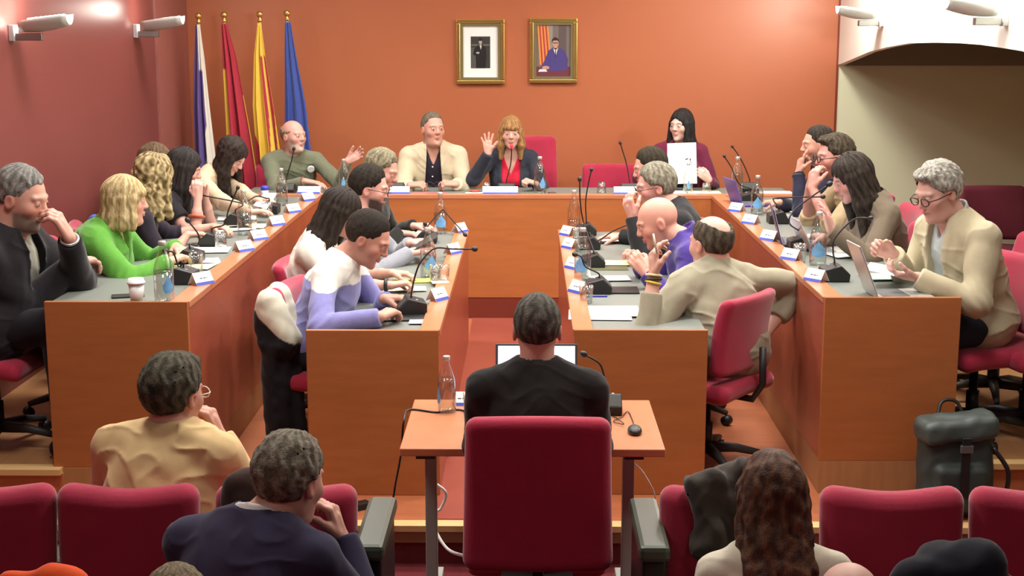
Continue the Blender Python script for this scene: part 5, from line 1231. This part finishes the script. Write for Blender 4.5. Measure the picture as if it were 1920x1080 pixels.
tumbler(bd(912, 10.0), 'upturned glass left of the speaking woman', inv=True, r=.033, h=.075); tumbler(bd(1128, 10.0), 'upturned glass before the empty back chair', inv=True, r=.035, h=.08)
tumbler(bd(1325, 10.0), 'upturned glass beside the held up sheet', inv=True, r=.035, h=.07); tumbler(bd(600, 9.93), 'low glass beside the olive sweater man hand', r=.035, h=.035)
t = empty('red_coaster_dish', bd(890, 9.98), 0, 'small reddish dish beside the upturned glass', 'dish'); MB().lathe([(.02, 0), (.038, .02), (.036, .024)], n=24).build('dish_bowl', mat('dish', (170, 80, 64), rough=.4), t)
sheet(bd(893, 9.90, ZO+.004), 1.57, 'white papers left of the speaking woman name card', l=.12, w=.16)
for u, lab in ((1255, 'white paper under the held up sheet'), (1320, 'cream paper right of the held up sheet'), (1455, 'white papers at the right end of back desk')):
    sheet(bd(u, 9.97, ZO+.004+(u % 3)*.001), 0.05*(u % 5), lab, l=.24, w=.20, m=M_PAPER if u != 1320 else M_CREAM)
slab('bangle', bd(1035, 9.95), .3, 'small dark card holder right of the back desk bottle', 'box', (.05, .04, .012), mat('brown_box', (90, 70, 56)))
# right wing
bottle(dsk(1419, 402, ZO), 'water bottle with blue drop label, far right desk', h=.25, water=.6, lab=.9, la=math.radians(-95)); bottle(dsk(1533, 497, ZO), 'large water bottle with blue drop label, near right desk', h=.27, water=.62, lab=.95, la=math.radians(-100))
tumbler(dsk(1499, 492, ZO), 'empty glass left of the large right bottle')
for q, lab in (((1381, 396), 'name card at the far end of the right desk'), ((1411, 419), 'second name card from far end, right desk'), ((1447, 450), 'middle name card of the right desk'), ((1495, 486), 'name card in front of the empty glass, right desk'), ((1543, 526), 'name card nearest the camera on right desk')):
    x, y, z = dsk(*q, .741); card((1.345, y, z), LT+math.radians(40), lab, w=.10, h=.055)
m0 = dsk(1563, 525, ZO); mic(m0, RT, 'desk microphone behind the large silver laptop', [tip(1562, 470, 6.4), tip(1568, 450, 6.4), tip(1580, 412, 6.4), tip(1630, 409, 6.35)][0:1]+[tip(1566, 446, 6.4), tip(1600, 412, 6.4), tip(1632, 409, 6.35)], .010)
m0 = dsk(1496, 468, ZO); mic((m0[0]+.01, m0[1], ZO), RT, 'desk microphone with upward neck, mid right desk', [tip(1480, 418, 7.0), tip(1492, 392, 7.0), tip(1555, 345, 7.0)], .014)
m0 = dsk(1455, 420, ZO); mic((m0[0]+.02, m0[1]+.05, ZO), RT, 'desk microphone with level neck toward hidden bearded man', [tip(1450, 375, 7.9), tip(1462, 371, 7.9), tip(1543, 369, 7.9)], .012)
m0 = dsk(1400, 380, ZO); mic((m0[0]+.02, m0[1], ZO), RT, 'desk microphone at the right back corner, lower tip', [tip(1386, 345, 9.2), tip(1372, 315, 9.2), tip(1358, 293, 9.2)], .010)
p = dsk(1610, 549, ZO); laptop((1.655, 6.10, ZO), math.radians(4), 'large open silver laptop before the older man', w=.20, d=.25, tilt=22)
p = dsk(1530, 440, ZO); laptop((1.60, 7.35, ZO), math.radians(4), 'open silver laptop before the long haired woman', w=.26, d=.20, tilt=28)
p = dsk(1470, 440, ZO); laptop((1.50, 7.62, ZO), math.radians(-6), 'dark navy laptop lid upright, mid right desk', w=.28, d=.20, tilt=15, body=mat('navy_lid', (44, 44, 78), rough=.4))
p = dsk(1425, 395, ZO); laptop((1.50, 9.35, ZO), math.radians(10), 'small violet laptop at far right desk end', w=.26, d=.18, tilt=20, body=mat('violet_lid', (90, 84, 170), rough=.4))
held_sheet([Y_(1620, 505, 6.25), Y_(1690, 520, 6.2), Y_(1700, 505, 6.45), Y_(1632, 492, 6.5)], 'white sheet in the hand of the older man', M_PAPER)
for q, r_, lab, mm in (((1660, 520), .1, 'green edged folder below the older man sheet', mat('mint_folder', (170, 206, 186))), ((1590, 478), .3, 'white papers right of the large right bottle', M_PAPER), ((1520, 400), .2, 'white sheet before the bearded man in beige', M_PAPER), ((1490, 390), .1, 'white paper at the far right desk', M_PAPER)):
    x, y, z = dsk(*q, ZO+.004); sheet((max(x, 1.50), y, z), r_, lab, m=mm, l=.22, w=.17)
# inner left
bottle(dsk(826, 438, ZI), 'water bottle with blue drop label, far end of inner left desk', h=.27, water=.5, lab=.9, la=math.radians(-80)); bottle(dsk(803, 520, ZI), 'water bottle behind the nearest inner left microphone', h=.27, water=.55, lab=.9, la=math.radians(-60))
slab('coaster', dsk(824, 528, .6005), .2, 'pale square coaster under two glasses, inner left desk', 'coaster', (.09, .13, .004), mat('coaster', (226, 206, 184)))
tumbler(dsk(815, 525, .605), 'glass on the pale coaster, left one', r=.03, h=.08, fill=.5); tumbler(dsk(833, 525, .605), 'glass on the pale coaster, right one', r=.03, h=.08)
for q, lab in (((821, 562), 'name card before the young man in lavender'), ((842, 475), 'name card left of the far inner left glass'), ((844, 435), 'name card at the far end of inner left desk')):
    x, y, z = dsk(*q, .601); card((-.435, y, z), RT+math.radians(-35), lab, w=.10, h=.06)
m0 = dsk(772, 588, ZI); mic(m0, LT+.2, 'large looking desk microphone nearest the aisle, inner left desk', [tip(779, 515, m0[1]+.02), tip(790, 490, m0[1]+.02), tip(815, 466, m0[1]+.05), tip(850, 467, m0[1]+.05), tip(890, 467, m0[1]+.05)], .012, s=1.05)
m0 = dsk(812, 450, ZI); mic((m0[0]-.03, m0[1]-.1, ZI), LT, 'desk microphone at the far end of the inner left desk', [tip(828, 395, 8.6), tip(836, 399, 8.6), tip(872, 440, 8.55)], .012)
m0 = dsk(800, 475, ZI); mic((m0[0]-.02, m0[1], ZI), LT, 'desk microphone behind the glasses, inner left desk', [tip(798, 430, 8.0), tip(797, 420, 8.0)], .012)
t = slab('tablet', dsk(757, 596, ZI), .1, 'black tablet below the nearest inner left microphone', 'tablet', (.22, .17, .009), M_BLACK)
slab('mobile_phone', dsk(738, 572, ZI+.012), .3, 'black phone in front of the young man hand', 'phone', (.10, .06, .008), M_BLACK)
sheet(dsk(782, 604, ZI+.003), .0, 'white sheet at the near end of inner left desk', l=.07, w=.10)
slab('notebook', dsk(776, 528, ZI), .15, 'yellow green notebook on inner left desk', 'notebook', (.22, .10, .008), mat('lime_cover', (206, 218, 90), rough=.6))
sheet(dsk(762, 543, ZI+.003), .1, 'cream sheet under the lime notebook', l=.20, w=.12, m=M_CREAM)
sheet(dsk(790, 437, ZI+.003), .1, 'white booklet before the man in black sweater', l=.16, w=.14)
i2 = I['I2']; p = Y_(795, 455, 7.85); slab('tablet', (p[0], p[1], p[2]), .1, 'dark tablet held by the bearded man in grey', 'tablet', (.17, .22, .009), M_BLACK2).rotation_euler = (0, math.radians(-28), .1)
# inner right
bottle(dsk(1076, 433, ZI), 'water bottle at far end of the inner right desk', h=.27, water=.28, lab=0); bottle(dsk(1092, 525, ZI), 'water bottle with blue drop label, inner right desk', h=.28, water=.68, lab=.9, la=math.radians(-110))
tumbler(dsk(1099, 568, ZI), 'water glass nearest the camera, inner right desk', fill=.45, r=.036, h=.085); tumbler(dsk(1078, 447, ZI), 'glass beside the far inner right name card', r=.03, h=.07)
for q, lab in (((1063, 441), 'name card at far end of the inner right desk'), ((1066, 465), 'second name card from far end, inner right desk'), ((1070, 503), 'third name card from far end, inner right desk'), ((1074, 548), 'name card nearest the camera on inner right desk')):
    x, y, z = dsk(*q, .601); card((.258, y, z), LT+math.radians(35), lab, w=.10, h=.06)
m0 = dsk(1099, 440, ZI); mic((m0[0], m0[1], ZI), RT, 'desk microphone farthest on inner right desk, leaning neck', [tip(1098, 380, m0[1]), tip(1102, 350, m0[1]), tip(1109, 318, m0[1])], .011)
m0 = dsk(1105, 466, ZI); mic((m0[0], m0[1], ZI), RT, 'desk microphone second farthest on inner right desk', [tip(1118, 452, m0[1]-.03), tip(1150, 433, m0[1]-.05), tip(1178, 421, m0[1]-.05)], .011)
m0 = dsk(1112, 500, ZI); mic((m0[0], m0[1], ZI), RT, 'desk microphone third on inner right desk with upright neck', [tip(1095, 420, m0[1]+.1), tip(1088, 380, m0[1]+.1), tip(1087, 336, m0[1]+.1)], .012)
m0 = dsk(1122, 548, ZI); mic((m0[0], m0[1], ZI), RT, 'desk microphone nearest on inner right desk', [tip(1098, 500, m0[1]), tip(1090, 482, m0[1]), tip(1078, 477, m0[1])], .012)
sheet(dsk(1140, 585, ZI+.005), .03, 'large white sheet before the man in grey beige shirt', l=.30, w=.24); sheet(dsk(1125, 592, ZI+.001), -.04, 'white sheet under the largest one, inner right desk', l=.29, w=.22)
sheet(dsk(1145, 523, ZI+.004), .1, 'white sheet before the bald man in purple', l=.20, w=.14); sheet(dsk(1142, 494, ZI+.004), 0., 'yellow green edged booklet, inner right desk', l=.22, w=.16, m=mat('lime_paper', (226, 230, 170)))
slab('folder', dsk(1140, 503, ZI), 0, 'dark green folder under the booklet, inner right desk', 'folder', (.22, .14, .004), mat('olive_folder', (90, 90, 60)))
sheet(dsk(1135, 452, ZI+.004), .2, 'white sheet before the black jacketed man', l=.20, w=.15)
slab('tablet', dsk(1160, 546, ZI), 0, 'black tablet before the bald man in purple', 'tablet', (.20, .16, .01), M_BLACK)
slab('pen', dsk(1120, 557, ZI), .02, 'blue pen lying above the large white sheet', 'pen', (.10, .008, .008), mat('blue_pen', (60, 60, 190)))
# ================================================================ light and view
w = bpy.data.worlds.new('world'); SC.world = w; w.use_nodes = True
w.node_tree.nodes['Background'].inputs[0].default_value = (*lin((255, 240, 225)), 1); w.node_tree.nodes['Background'].inputs[1].default_value = .12
vs_ = SC.view_settings; vs_.view_transform = 'Standard'; vs_.look = 'None'; vs_.exposure = 0.15; vs_.gamma = 1; vs_.use_curve_mapping = False
